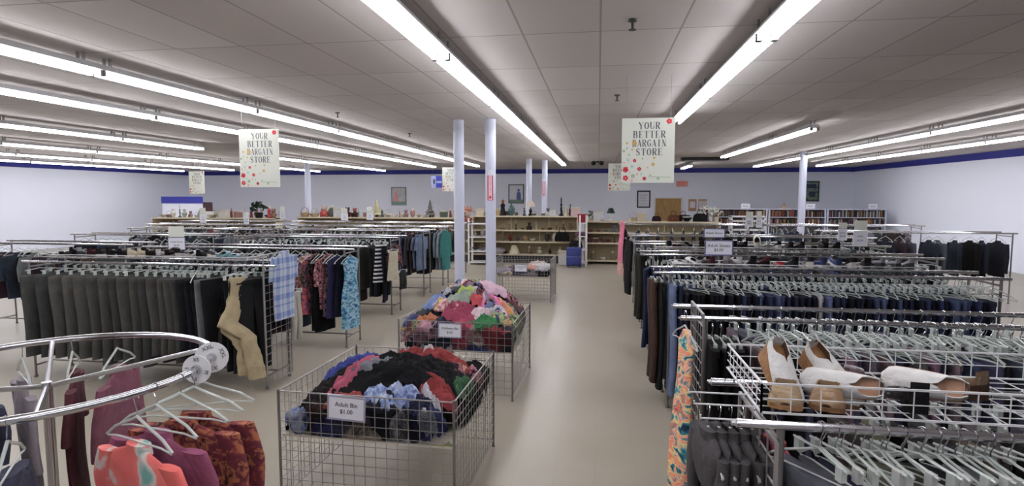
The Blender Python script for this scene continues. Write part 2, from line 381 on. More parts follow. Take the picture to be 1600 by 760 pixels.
def flower(mb, x, z, r, y, petals=5, rot=0):
    for k in range(petals):
        a = rot + 2*PI*k/petals; cx_, cz_ = x + r*.55*math.cos(a), z + r*.55*math.sin(a)
        mb.add([(cx_ + r*.42*math.cos(t*PI/4)*1, y - .0001*k, cz_ + r*.42*math.sin(t*PI/4)) for t in range(8)], [tuple(range(8))])
C_ = {k: mat('print_' + k, v, .8) for k, v in dict(red=(190,44,54), pink=(226,150,150), green=(150,176,140), gold=(196,160,90), grey=(96,98,104), aqua=(150,200,196), brown=(110,70,60), cream=(212,214,204), dark=(60,40,60)).items()}
def banner(x, y, ztop, wd, ht, label, rz=0, stock='cream'):
    t = thing('hanging_banner', label, 'banner', (x, y, ztop-ht), rz, 'hanging floral store banners')
    MB().box((-wd/2,0,0),(wd/2,.004,ht)).build('card', C_[stock], t, smooth=None)
    sx, sz = wd, ht
    g = MB(); yy = -.0012
    for k, s in enumerate(['YOUR','BETTER','BARGAIN','STORE']):
        cwid = (.105 if len(s) < 7 else .093)*sx
        words_mb(g, s, .02*sx, sz*(.83-.135*k), sz*.105, cwid, yy)
    g.build('lettering', C_['grey'], t, smooth=None)
    rr = random.Random(5)
    for nm, pts in dict(red=[(.39,.93,.055),(-.42,.19,.06),(-.42,.06,.055),(-.16,.2,.04),(-.06,.05,.038),(-.25,.33,.035)],
                        pink=[(-.3,.0+.02,.025),(-.2,.12,.02),(-.45,.3,.02),(.0,.22,.018)],
                        green=[(-.46,.48,.03),(-.28,.09,.04),(-.36,.42,.02),(.2,.05,.03),(-.1,.36,.02),(.05,.1,.02)],
                        gold=[(-.26,.6,.05),(-.4,.6,.025),(.1,.27,.035),(.12,.37,.025),(-.3,.5,.02)],
                        aqua=[(-.3,.24,.03),(-.34,.14,.02),(-.12,.12,.02),(-.38,.34,.025)], dark=[(-.42,.19,.016),(-.06,.05,.014),(-.4,.52,.012)]).items():
        for a, b_, r_ in pts:
            f_ = MB(); flower(f_, a*sx, b_*sz + .01, r_*sx*1.05, -.0018 - (.001 if nm == 'dark' else 0) - .0001*len(nm), rot=rr.random()*3)
            f_.build('flower_print', C_[nm], t, smooth=None)
    st = MB()
    for _ in range(9):
        x0 = -.45*sx + rr.random()*.35*sx; z0 = rr.random()*.3*sz+.01; a = rr.uniform(.5, 2.4); l_ = .06*sx+rr.random()*.1*sx
        q = (x0+l_*math.cos(a), z0+l_*math.sin(a)); st.add([(x0,-.0008,z0),(x0+.003,-.0008,z0),(q[0]+.002,-.0008,q[1]),(q[0],-.0008,q[1])], [(0,1,2,3)])
    st.add([(.02*sx,-.0008,.09*sz),(.44*sx,-.0008,.08*sz),(.44*sx,-.0008,.087*sz),(.02*sx,-.0008,.098*sz)], [(0,1,2,3)])
    st.build('stem_print', C_['green'], t, smooth=None)
    c = MB()
    for s in (-1, 1): c.tube([(s*wd*.42, .002, ht-.005), (s*wd*.42, .002, H-(ztop-ht))], .0015, 4)
    c.build('hanging_wire', M['wire'], t)
banner(.52, 6.4, 2.93, .555, .69, 'large cream floral bargain banner hanging over the aisle beside the bright light row')
banner(.52, 15.0, 2.92, .555, .69, 'small far floral banner peeking out from behind the large cream banner')
banner(-4.50, 7.2, 2.985, .56, .77, 'cream floral bargain banner hanging over the shirt and trouser racks', .05)
banner(-13.6, 18, 2.93, .56, .76, 'far yellowish floral banner above the wall partition', .05)
banner(-4.42, 17, 2.95, .5, .72, 'floral banner half hidden behind the thicker front column', .05)
t = thing('hanging_poster', 'small blue and white photo poster hanging before the back wall', 'poster', (-5.71, 20, 2.38))
MB().box((-.2,0,0),(.2,.01,.42)).build('card', M['blue'], t, smooth=None)
MB().box((-.2,-.002,0),(-.02,0,.42)).box((-.0,-.002,.17),(.2,0,.24)).build('photo_print', mat('poster_ice', (150,160,200), .6), t, smooth=None)
MB().box((-.12,-.004,.14),(-.06,-.002,.3)).build('printed_figure', M['ink'], t, smooth=None)
MB().tube([(-.15,.005,.42),(-.15,.005,1.0)], .002, 4).tube([(.15,.005,.42),(.15,.005,1.0)], .002, 4).build('hanging_wire', M['wire'], t)

# extinguisher signs on columns (white column faces the aisle)
def col_sign(x, y, r, z0, z1, label):
    t = thing('column_sign', label, 'sign', (x, y - r - .006, z0), 0)
    hgt = z1 - z0
    MB().box((-.048,0,0),(.048,.006,hgt)).build('red_border', M['red'], t, smooth=None)
    MB().box((-.03,-.0012,.01),(.03,0,hgt+.0)).build('white_field', mat('sign_pale', (226,190,204), .6), t, smooth=None)
    MB().prism([(0,.02),(.026,.06),(.01,.06),(.01,.085),(-.01,.085),(-.01,.06),(-.026,.06)], -.0024, -.0012).build('printed_arrow', M['red'], t, smooth=None)
    MB().box((-.03,0,hgt),(.03,.006,hgt+.09)).build('top_panel', M['paper'], t, smooth=None)
    for k, ch in enumerate('FIRE'): text(ch, .022, t, (0, -.002, hgt+.075-.02*k), M['red'])
    for k, ch in enumerate('EXTINGUISHER'): text(ch, .03, t, (0, -.002, hgt-.02-(hgt-.13)*k/12), M['red'])
col_sign(-1.81+.01, 9.65, .088, 2.02, 2.44, 'tall narrow red and white extinguisher sign on the front column')
col_sign(-1.95, 20.9, .1, 2.1, 2.62, 'small red and pink sign on the slim far column')

# wall pictures
def frame(x, z0, z1, wd, label, border, inner, bw=.03, extra=None):
    t = thing('framed_poster', label, 'picture', (x, YB-.03, z0), 0, 'pictures on the back wall')
    h_ = z1-z0; f = MB().box((-wd/2,0,0),(wd/2,.03,bw)).box((-wd/2,0,h_-bw),(wd/2,.03,h_)).box((-wd/2,0,bw),(-wd/2+bw,.03,h_-bw)).box((wd/2-bw,0,bw),(wd/2,.03,h_-bw))
    f.build('frame', border, t, smooth=None)
    MB().box((-wd/2+bw,.01,bw),(wd/2-bw,.03,h_-bw)).build('print', inner, t, smooth=None)
    if extra: extra(t, wd, h_)
FG = mat('poster_blue_figure', (84,96,160), .6); FP = mat('poster_green_band', (120,150,136), .6); FD = mat('poster_navy', (50,56,84), .6)
def person_print(x, c):
    def fn(t, w_, h_):
        MB().box((-w_/2+.05,.004,.05),(w_/2-.05,.0095,.18)).build('printed_band', FP, t, smooth=None)
        p = MB(); p.prism([(x-.1,.18),(x+.12,.18),(x+.1,.5),(x+.03,.56),(x-.05,.56),(x-.1,.42)], .001, .0038)
        p.prism([(x+.06*math.cos(k*PI/5), .63+.07*math.sin(k*PI/5)) for k in range(10)], .001, .0038)
        p.build('printed_figure', c, t, smooth=None)
    return fn
def lines_print(t, w_, h_):
    p = MB(); [p.box((-w_/2+.1,.006,.12+k*.075),(w_/2-.1-.05*(k % 3),.0098,.13+k*.075)) for k in range(8)]; p.build('printed_text', C_['grey'], t, smooth=None)
frame(-9.96, 1.62, 2.53, .78, 'pale poster of a person in a thin grey frame behind the cream shelving', mat('frame_grey', (96,104,110), .5), M['poster_pale'], .035, person_print(-.15, C_['pink']))
frame(-3.98, 1.73, 2.65, .76, 'black framed white poster with a blue figure between the columns', M['black'], M['paper'], .04, person_print(.12, FG))
frame(2.12, 1.53, 2.34, .62, 'black framed white notice beside the wooden door', M['black'], M['paper'], .06, lines_print)
frame(9.53, 1.84, 2.76, .72, 'black framed dark green photo poster above the bookcases', M['black'], M['poster_photo'], .045, lambda t,w_,h_: (MB().box((-.22,.005,.6),(.22,.0095,.78)).build('printed_band', FD, t, smooth=None), MB().box((-.05,.005,.2),(.2,.0095,.45)).build('printed_patch', FD, t, smooth=None)))
t = thing('exit_sign', 'orange-red lit exit sign on the back wall above the door', 'sign', (3.86, YB-.05, 2.52))
MB().box((-.26,0,0),(.26,.05,.27)).build('housing', mat('exit_panel', (196,150,146), .5, emit=(230,120,100), strength=.05), t, smooth=None)
text('EXIT', .2, t, (0,-.003,.135), mat('exit_red', (214,70,44), .5, emit=(230,70,40), strength=.15), ext=.002)
for x, w_, s_ in ((4.36,.36,'white sheet pinned'),(4.82,.38,'striped leaflets pinned')):
    t = thing('notice_board', 'small brown framed notice board with %s beside the door' % s_, 'notice board', (x, YB-.03, 1.38))
    MB().box((-w_/2,0,0),(w_/2,.03,.56)).build('frame', M['cork'], t, smooth=None)
    p = MB(); 
    if x < 4.5: p.box((-.12,-.004,.15),(.12,0,.45))
    else: [p.box((-.16+k*.09,-.004,.1),(-.1+k*.09,0,.48)) for k in range(4)]
    p.build('pinned_sheet', M['paper'], t, smooth=None)

# ------------------------------------------------------------------ wire dump bins
def wire_panel(mb, p0, ux, uz, W_, Hh, nx, nz, r=.0028, frame_r=.005):
    p0 = Vector(p0); ux = Vector(ux); uz = Vector(uz)
    for i in range(nx+1):
        a = p0 + ux*(W_*i/nx); mb.tube([a, a+uz*Hh], frame_r if i in (0, nx) else r, 4)
    for j in range(nz+1):
        a = p0 + uz*(Hh*j/nz); mb.tube([a, a+ux*W_], frame_r if j in (0, nz) else r, 4)
def dump_bin(x0, y0, W_, D_, h, zb, rz, label, nx=16, nz=11):
    t = thing('wire_dump_bin', label, 'bin', (x0, y0, 0), rz, 'wire dump bins along the aisle')
    z0 = .06
    for nm, p0, u, l_ in (('front_panel',(0,0,z0),(1,0,0),W_),('back_panel',(0,D_,z0),(1,0,0),W_),('side_panel',(0,0,z0),(0,1,0),D_),('side_panel',(W_,0,z0),(0,1,0),D_)):
        b = MB(); wire_panel(b, p0, u, (0,0,1), l_, h-z0, nx, nz); b.build(nm, M['wire'], t, smooth=60)
    for cx_ in (0, W_):
        for cy_ in (0, D_):
            MB().tube([(cx_,cy_,0),(cx_,cy_,h+.012)], .0095, 8).lathe([(.014,0),(.014,.012)], 8, (cx_,cy_,0)).build('post', M['steel'], t)
    MB().box((.012,.012,zb-.012),(W_-.012,D_-.012,zb)).build('base_shelf', mat('bin_board', (190,184,170), .7), t, smooth=None)
    return t
def price_sign(x, y, z, w_, h_, lines, label, rz=0, tilt=0, sizes=(.045,.042), border=None, mount=0, top=None, group=None):
    t = thing('price_sign', label, 'sign', (x, y, z), rz, group)
    t.rotation_euler = (0, tilt, rz)
    b = .012 if w_ > .2 else .006
    f = MB().box((-w_/2,-.004,0),(w_/2,.004,b)).box((-w_/2,-.004,h_-b),(w_/2,.004,h_)).box((-w_/2,-.004,b),(-w_/2+b,.004,h_-b)).box((w_/2-b,-.004,b),(w_/2,.004,h_-b))
    f.build('holder_frame', border or mat('clear_holder', (150,150,168), .3), t, smooth=None)
    MB().box((-w_/2+b,-.002,b),(w_/2-b,.002,h_-b)).build('card', M['paper'], t, smooth=None)
    if mount: MB().tube([(0,.006,-mount),(0,.006,h_*.5)], .006, 6).build('stem', M['chrome'], t)
    if top: MB().box((-w_*.45,-.002,h_+.004),(w_*.45,.002,h_+top)).build('topper_card', C_['cream'], t, smooth=None)
    n = len(lines)
    for k, s in enumerate(lines): text(s, sizes[k], t, (0, -.0032, h_*(.64-.28*k) if n > 1 else h_/2))
    return t
RB = math.radians(-1.9)
dump_bin(-2.10, 3.48, 1.215, 1.17, .8, .5, RB, 'large wire bin heaped with black and red adult clothes, set closest along the aisle')
dump_bin(-2.06, 5.72, 1.215, 1.17, .8, .5, RB, 'wire bin heaped with bright childrens clothes, middle of the three bins', 15, 10)
dump_bin(-2.06, 11.25, 1.15, .95, .84, .5, RB, 'half empty wire bin standing past the twin columns', 18, 11)
price_sign(-1.61, 3.45, .635, .265, .165, ['Adult Bin','$1.00'], 'white price card clipped to the bin of black and red clothes', RB, .04, (.042,.04))
price_sign(-1.50, 5.69, .635, .25, .155, ['Childrens Bin','$.50'], 'white price card clipped to the bin of childrens clothes', RB, 0, (.034,.034))
price_sign(-1.50, 11.2, .6, .25, .15, ['Childrens Bin','$.50'], 'white price card clipped to the half empty wire bin', RB, 0, (.034,.034))
# side of rumpled garments lying over a heap; anything past the rim is pressed down against the wire
def heap_cloth(org, W_, D_, zb, hf, cu, cv, r, asp, rot, lift, seed, color=None, m=None, name='folded_shirt', label='', cat='clothing', nA=30, nR=9, thick=.02, fold=.022, group=None, zmax=9):
    rr = random.Random(seed); ph = [rr.uniform(0, 6.3) for _ in range(5)]; off = Vector((seed*3.1, seed*1.7, 0)); fold = fold*1.25
    def P(u, v, rho, low):
        x, y = u, v; o = 0; mg = .014
        if x < mg: o += mg-x; x = mg
        if x > W_-mg: o += x-(W_-mg); x = W_-mg
        if y < mg: o += mg-y; y = mg
        if y > D_-mg: o += y-(D_-mg); y = D_-mg
        q = Vector((u*9, v*9, 0)) + off
        n1 = 1-abs(noise.noise(Vector((q.x*math.cos(ph[0])+q.y*math.sin(ph[0]), (q.y*math.cos(ph[0])-q.x*math.sin(ph[0]))*.45, seed))))*2
        n2 = noise.noise(q*2.3)
        n3 = 1-abs(noise.noise(Vector((q.x*1.9+ph[1], q.y*2.6, seed+4))))*2
        n3 += .36*(1-abs(noise.noise(Vector((q.x*3.4-q.y*1.6, q.y*3.1+q.x*1.2+ph[2], seed+9))))*3)
        z = hf(x/W_, y/D_) + lift + fold*(n1*1.1 + n2*.6 + n3*.75) - .06*rho**4 - o*.95 + low
        z = min(max(z, zb+.004+(.0 if low else .006)), zmax)
        return (x, y, z)
    vs = []; fs = []
    c, s = math.cos(rot), math.sin(rot)
    def pt(i, j, low):
        rho = i/nR; th_ = 2*PI*j/nA
        R_ = r*(1 + .16*math.sin(2*th_+ph[1]) + .13*math.sin(3*th_+ph[2]) + .07*math.sin(5*th_+ph[3]))*rho
        a, b = R_*math.cos(th_)*asp, R_*math.sin(th_)/asp
        return P(cu*W_ + a*c - b*s, cv*D_ + a*s + b*c, rho, low)
    for low in (0, -thick):
        base = len(vs); vs.append(pt(0, 0, low))
        for i in range(1, nR+1):
            for j in range(nA): vs.append(pt(i, j, low*(1 if i < nR else .15)))
        for j in range(nA):
            f = (base, base+1+j, base+1+(j+1) % nA); fs.append(f if not low else f[::-1])
        for i in range(nR-1):
            for j in range(nA):
                f = (base+1+i*nA+j, base+1+(i+1)*nA+j, base+1+(i+1)*nA+(j+1) % nA, base+1+i*nA+(j+1) % nA); fs.append(f if not low else f[::-1])
    n0 = 1+(nR-1)*nA; n1_ = len(vs)//2 + n0
    for j in range(nA): fs.append((n0+j, n1_+j, n1_+(j+1) % nA, n0+(j+1) % nA))
    me = bpy.data.meshes.new(name); me.from_pydata(vs, [], fs); me.materials.append(m or M['fabric'])
    me.polygons.foreach_set('use_smooth', [True]*len(fs)); me.update()
    o = put(name, me, None, (org[0], org[1], 0), (0,0,RB), color)
    return tag(o, label, cat, group)
def fA(u, v):
    d = 1-abs(2*u-1.0)**2.4; e = max(0., v); 
    return .60 + .06*u + .20*max(0, d)**.8*min(1, e*2.6+.12)*(1-.55*max(0, v-.55)/.45) 
def fB(u, v):
    d = max(0, 1-abs(2*u-1.0)**2.2); e = min(1, v*1.8+.1)*(1-.35*max(0, v-.7)/.3)
    return .66 + .365*(d**.75)*e
def fC(u, v): return .52 + .07*math.sin(PI*u)*.5 + .05*v + .07*u
GA = 'clothes heaped in the adult bin'; GB = 'clothes heaped in the childrens bin'; GC = 'clothes in the half empty bin'
BA = ((-2.10,3.48), 1.215, 1.17, .5, fA); BB = ((-2.06,5.72), 1.215, 1.17, .5, fB); BC = ((-2.06,11.25), 1.15, .95, .5, fC)
# cu, cv, r, aspect, rot, lift, colour, label, name, material
ITEMS_A = [
 (.5,.5,.62,1,0,-.07,(26,25,28),'wide black jersey spread under the whole heap of the adult bin','shirt',None),
 (.2,.75,.28,1.1,.4,-.02,(30,30,34),'charcoal top sagging at the back corner of the adult bin','shirt',None),
 (.8,.75,.30,1.1,.4,-.03,(24,24,28),'black top slumped against the back corner by the aisle','shirt',None),
 (.13,.62,.2,1.3,1.0,.05,(34,52,140),'royal blue top along the far side of the black pile','shirt',None),
 (.16,.25,.22,1.2,1.2,-.01,(34,28,30),'dark brown-black shirt hanging over the front corner post side','shirt',None),
 (.45,.45,.36,1.2,.3,.02,(17,17,20),'large black shirt draped over the top of the adult heap','shirt',None),
 (.72,.42,.30,1.15,-.4,.015,(20,20,24),'second black shirt falling toward the aisle side of the heap','shirt',None),
 (.58,.82,.17,1.6,-.25,.04,(138,22,26),'red sweatshirt lying along the crest of the black heap','sweatshirt',None),
 (.72,.74,.14,1.8,-.5,.045,(146,26,24),'scarlet sleeve-like top trailing down the back of the heap','sweatshirt',None),
 (.62,.98,.12,1.4,-.3,.03,(92,86,74),'olive cap-sized top at the rear rim of the adult bin','shirt',None),
 (.78,.93,.055,1.4,-.3,.03,(214,208,196),'small cream sock-like scrap near the rear rim','sock',None),
 (.33,.33,.13,1.9,.85,.05,(176,64,96),'pink tank top crossing the black shirts','tank_top',None),
 (.40,.36,.11,2.0,.75,.045,(120,122,132),'grey tank top tucked beside the pink one','tank_top',None),
 (.62,.78,.035,1.3,.4,.07,(216,206,204),'tiny white tag-like scrap on the black crest','garment_tag',None),
 (.84,.22,.15,1.3,-.6,.03,(142,22,28),'red tee near the aisle corner of the adult bin','shirt',None),
 (.91,.62,.15,1.2,1.2,.02,(150,34,52),'crimson plaid top pressed on the aisle side wires','shirt',M['pink_floral']),
 (.95,.4,.1,1.2,1.2,.02,(58,104,70),'green top pressed low on the aisle side wires','shirt',None),
 (.93,.82,.16,1.1,.6,.0,(24,24,28),'black vest bulging at the rear aisle corner','shirt',None),
 (.1,.01,.075,1.1,0,.0,(150,172,214),'balled pale blue and white cloth behind the front wires','shirt',M['blue_marl']),
 (.06,.14,.14,1.1,.2,-.03,(28,27,30),'black cloth bunched in the front corner above the blue ball','shirt',None),
 (.2,.02,.10,.9,.2,.0,(52,38,36),'dark brown cloth bunched beside the blue ball','shirt',None),
 (.3,-.02,.09,1.3,0,-.03,(44,56,120),'navy and rust cloth pushed low against the front wires','shirt',None),
 (.42,.0,.12,1.2,.1,.0,(98,98,104),'mid grey cloth behind the adult price card','shirt',None),
 (.36,.08,.08,1.5,.3,.03,(150,44,38),'rust red strap top above the price card edge','shirt',None),
 (.47,-.06,.09,1.5,0,-.05,(196,176,156),'beige patterned cloth lying low at the front wires','shirt',None),
 (.6,.03,.2,1.2,0,.0,(34,34,44),'dark slate shirt filling the middle of the front wires','shirt',None),
 (.62,.12,.14,1.5,.15,.035,(112,132,184),'pale blue embroidered blouse at the middle front','blouse',M['blue_marl']),
 (.70,-.05,.085,.7,.1,.0,(188,188,196),'silver white cloth hanging down the front wires','shirt',None),
 (.78,.05,.15,1.1,.2,.0,(28,32,60),'navy top bulging at the front wires','shirt',None),
 (.86,.0,.11,1.1,.2,.0,(42,52,100),'blue denim scrap at the front corner near the aisle','shirt',M['denim']),
 (.85,-.02,.06,.9,.7,.02,(192,196,204),'white printed scrap in front of the navy top','shirt',None),
 (.83,.13,.05,2.2,-.75,.045,(200,196,206),'white strap slanting down at the front aisle corner','belt',None),
 (.75,-.12,.07,2.2,0,-.08,(204,200,190),'cream cloth edge along the bin floor','shirt',None),
 (.93,-.1,.05,2.0,.3,-.08,(196,200,120),'lime edged cloth at the front aisle corner','shirt',None)]
for k, (cu, cv, r, asp, rot, lift, col, lab, nm, mm) in enumerate(ITEMS_A):
    heap_cloth(*BA, cu, cv, r, asp, rot, lift, 31+k, col, mm, nm, lab, nA=64, nR=22, fold=.03, group=GA)
ITEMS_B = [
 (.5,.5,.62,1,0,-.09,(44,48,66),'dark slate clothes layer under the childrens heap','shirt',None),
 (.2,.7,.28,1,0,-.02,(34,38,62),'navy hooded top at the far upper slope','shirt',None),
 (.75,.8,.28,1,0,-.02,(52,54,72),'slate blue jacket at the rear of the childrens heap','shirt',None),
 (.30,.78,.24,1.3,.9,.0,(36,40,66),'navy top below the pink crest','shirt',None),
 (.40,.9,.13,1.2,.3,.06,(214,112,134),'coral pink top crowning the far crest','shirt',None),
 (.34,.62,.15,1.3,1.0,.03,(168,168,176),'silver grey sleeve on the far slope','shirt',None),
 (.43,.55,.13,1.2,.3,.03,(82,82,84),'dark grey tee under the green print','shirt',None),
 (.55,.72,.16,1.5,.6,.05,(104,128,94),'green printed tee near the crest','shirt',M['camo']),
 (.68,.66,.2,1.1,-.9,.055,(222,182,202),'pale pink blouse draped down from the crest','blouse',None),
 (.60,.5,.12,1,.2,.05,(210,178,200),'lilac pink gathered cloth beside the pale blouse','shirt',None),
 (.86,.75,.14,1.2,-.6,.02,(150,60,84),'maroon floral top on the aisle slope','shirt',M['pink_floral']),
 (.82,.9,.14,1.4,-.6,.02,(60,64,96),'dusky navy scarf-like top at the rear aisle slope','shirt',None),
 (.46,.38,.13,1.5,.2,.04,(150,164,150),'sage top with lime patch mid heap','shirt',None),
 (.50,.42,.07,1.4,.2,.065,(178,206,74),'lime green patch of cloth mid heap','shirt',None),
 (.62,.36,.08,1.2,.2,.05,(196,40,56),'bright red scrap under the lilac cloth','shirt',None),
 (.20,.4,.13,1.2,.2,.03,(112,136,190),'sky blue bundle on the far front slope','shirt',None),
 (.32,.3,.12,1.5,-.5,.035,(200,190,190),'white and blue striped print scrap','shirt',M['multi']),
 (.50,.22,.2,1.7,-.2,.02,(152,34,76),'magenta top stretching above the price card','shirt',None),
 (.78,.36,.16,1.1,.1,.045,(216,98,160),'bubblegum pink top with frills','shirt',None),
 (.86,.36,.10,1,.1,.05,(226,146,60),'orange yellow cloth beside the bubblegum pink','shirt',None),
 (.70,.2,.13,1.2,.0,.03,(216,190,198),'pale rose top above the green one','shirt',None),
 (.72,.1,.14,1.1,.2,.035,(40,124,66),'emerald green top at the front of the heap','shirt',None),
 (.95,.4,.17,1,.4,.02,(78,84,96),'grey patterned top bulging to the aisle rim','shirt',M['camo']),
 (.96,.7,.14,1,.4,.02,(80,70,84),'plum grey top at the rear aisle rim','shirt',M['dark_floral']),
 (.97,.15,.16,1,.4,.0,(66,68,80),'dark slate top at the front aisle rim','shirt',None),
 (.08,.3,.15,1,.4,.0,(60,66,70),'dark green-grey top at the far front rim','shirt',None),
 (.15,.12,.14,1.5,.1,.02,(176,96,46),'rust orange ruffled top at the far front','shirt',None),
 (.06,.02,.11,1.1,.1,.0,(196,170,184),'pale pink print at the far front post','shirt',M['multi']),
 (.23,.03,.15,1.3,.1,.0,(200,140,160),'dusty pink sleeve against the front wires','shirt',None),
 (.16,-.06,.10,1.3,.1,.0,(40,44,54),'black cloth low at the far front wires','shirt',None),
 (.36,.03,.15,1,.1,.0,(44,46,66),'dark navy cloth behind the childrens price card','shirt',None),
 (.56,.02,.14,.9,.1,.0,(176,40,80),'raspberry cloth beside the price card','shirt',None),
 (.67,-.02,.09,1,.1,.01,(212,196,196),'cream pink cloth beneath the emerald top','shirt',None),
 (.82,.02,.2,1.2,.1,.0,(132,22,38),'dark red corduroy against the front wires','shirt',None),
 (.96,-.04,.1,1,.1,.0,(46,56,60),'dark teal cloth at the aisle post','shirt',None),
 (.70,-.16,.11,1.6,.1,-.05,(48,72,158),'cobalt blue cloth low at the front wires','shirt',None),
 (.86,-.2,.08,1.6,.1,-.05,(52,50,84),'indigo cloth along the bin floor','shirt',None),
 (.33,-.16,.08,1.3,.1,-.05,(176,48,70),'crimson cloth low beneath the card','shirt',None),
 (.24,-.17,.07,1.5,.1,-.06,(214,208,208),'white frilly cloth low at the wires','shirt',None),
 (.46,-.16,.09,1.6,.1,-.05,(206,202,196),'ivory patterned cloth low beneath the card','shirt',M['multi']),
 (.57,-.15,.06,1.3,.1,-.04,(150,120,90),'tan cloth low by the cobalt one','shirt',None)]
for k, (cu, cv, r, asp, rot, lift, col, lab, nm, mm) in enumerate(ITEMS_B):
    heap_cloth(*BB, cu, cv, r, asp, rot, lift, 131+k, col, mm, nm, lab + ' in the childrens bin', nA=44, nR=14, fold=.026, group=GB)
rr = random.Random(91)
SPECK = [((214,196,206),None,'pale pink'),((60,70,120),None,'dusty blue'),((120,40,60),None,'claret'),((200,200,206),None,'off-white'),((200,200,200),'multi','busy print'),((200,)*3,'camo','green print'),((150,120,150),None,'mauve'),((200,)*3,'pink_floral','pink floral'),((90,110,150),None,'steel blue'),((190,150,90),None,'ochre'),((50,52,62),None,'charcoal blue'),((200,)*3,'dark_floral','dark floral')]
for k in range(40):
    u = .04+.92*((k*.618) % 1); v = .02+.9*((k*.381+.13) % 1); col, mk, nm_ = SPECK[k % 12]
    heap_cloth(*BB, u, v, rr.uniform(.04,.085), rr.uniform(1,1.7), rr.uniform(0,3), .055+.015*rr.random(), 400+k, col, M[mk] if mk else None, 'baby_garment', '%s small garment, %s of the little pieces strewn over the childrens heap' % (nm_, ordw(k+1)), nA=18, nR=5, group='little pieces strewn over the childrens heap')
ITEMS_C = [(.5,.5,.55,1,0,-.04,(120,112,116),'mixed grey cloth lining the half empty bin'),(.12,.3,.16,1.2,0,.03,(150,140,160),'mauve cloth at the column side of the half empty bin'),
 (.3,.4,.14,1.5,.3,.04,(90,76,60),'olive brown cloth in the half empty bin'),(.45,.1,.15,1.6,.1,.0,(60,56,72),'dark cloth behind the half empty bin card'),
 (.62,.3,.15,1.4,.2,.04,(216,150,130),'peach cloth in the half empty bin'),(.8,.5,.17,1.3,.3,.06,(226,222,222),'white top heaped near the aisle in the half empty bin'),
 (.85,.2,.14,1.2,.3,.05,(206,206,214),'pale grey white top at the front aisle corner of the half empty bin'),(.7,.75,.15,1.3,.3,.06,(196,170,160),'blush cloth at the rear of the half empty bin'),
 (.88,.0,.1,1.6,.1,-.02,(24,24,26),'black cloth strip at the front aisle corner'),(.2,.02,.12,1.5,.1,-.01,(190,176,150),'sand cloth low at the front of the half empty bin')]
for k, (cu, cv, r, asp, rot, lift, col, lab) in enumerate(ITEMS_C):
    heap_cloth(*BC, cu, cv, r, asp, rot, lift, 231+k, col, None, 'shirt', lab, nA=20, nR=6, group=GC)

# ------------------------------------------------------------------ hangers and hanging clothes (origin = rail contact, hanging down, plane YZ)
def hook_pts(r=.018): return [(0, r*math.cos(a)*1.0, r*math.sin(a)+.0) for a in [math.radians(d) for d in (-30,10,50,90,130,170,200)]] + [(0,-r*.4,-.034),(0,0,-.045),(0,0,-.075)]
HOOK = MB().tube([(p[0], p[1], p[2]-.0) for p in hook_pts()], .0022, 5).mesh('hook', M['chrome'], 60)
def hanger_mb(kind, r=.0052, n=5):
    b = MB()
    if kind == 'clip':
        b.tube([(0,-.14,-.085),(0,-.03,-.075),(0,0,-.068),(0,.03,-.075),(0,.14,-.085)], r, n)
        for s in (-1,1): b.box((-.01,s*.11-.014,-.125),(.01,s*.11+.014,-.08))
    else:
        b.tube([(0,-.205,-.175),(0,-.15,-.135),(0,-.03,-.085),(0,0,-.07),(0,.03,-.085),(0,.15,-.135),(0,.205,-.175)], r, n)
        b.tube([(0,-.2,-.18),(0,-.14,-.17),(0,.14,-.17),(0,.2,-.18)], r*.7, n)
    return b
M['offwhite'] = mat('greyish_white_plastic', (176,178,176), .35)
HG = {'big': hanger_mb('top', .006, 8).mesh('hanger', M['clear'], 60), 'clip': hanger_mb('clip').mesh('hanger', M['clear'], 60), 'top': hanger_mb('top').mesh('hanger', M['clear'], 60),
      'wclip': hanger_mb('clip').mesh('hanger', M['offwhite'], 60), 'wtop': hanger_mb('top', .005).mesh('hanger', M['offwhite'], 60)}
def ring(cy, cz, wy, wx, n, seed, z, amp, dx=0, kf=5):
    out = []
    for j in range(n):
        t = 2*PI*j/n
        f = 1 + amp*(.5*math.sin(kf*t+seed) + .5*math.sin((kf+2)*t+seed*1.7+z*4))
        s, c = math.sin(t), math.cos(t)
        out.append((dx + wx*s*f, cy + wy*(abs(c)**.8*(1 if c > 0 else -1))*(1+amp*.2*math.sin(z*9+seed)), z))
    return out
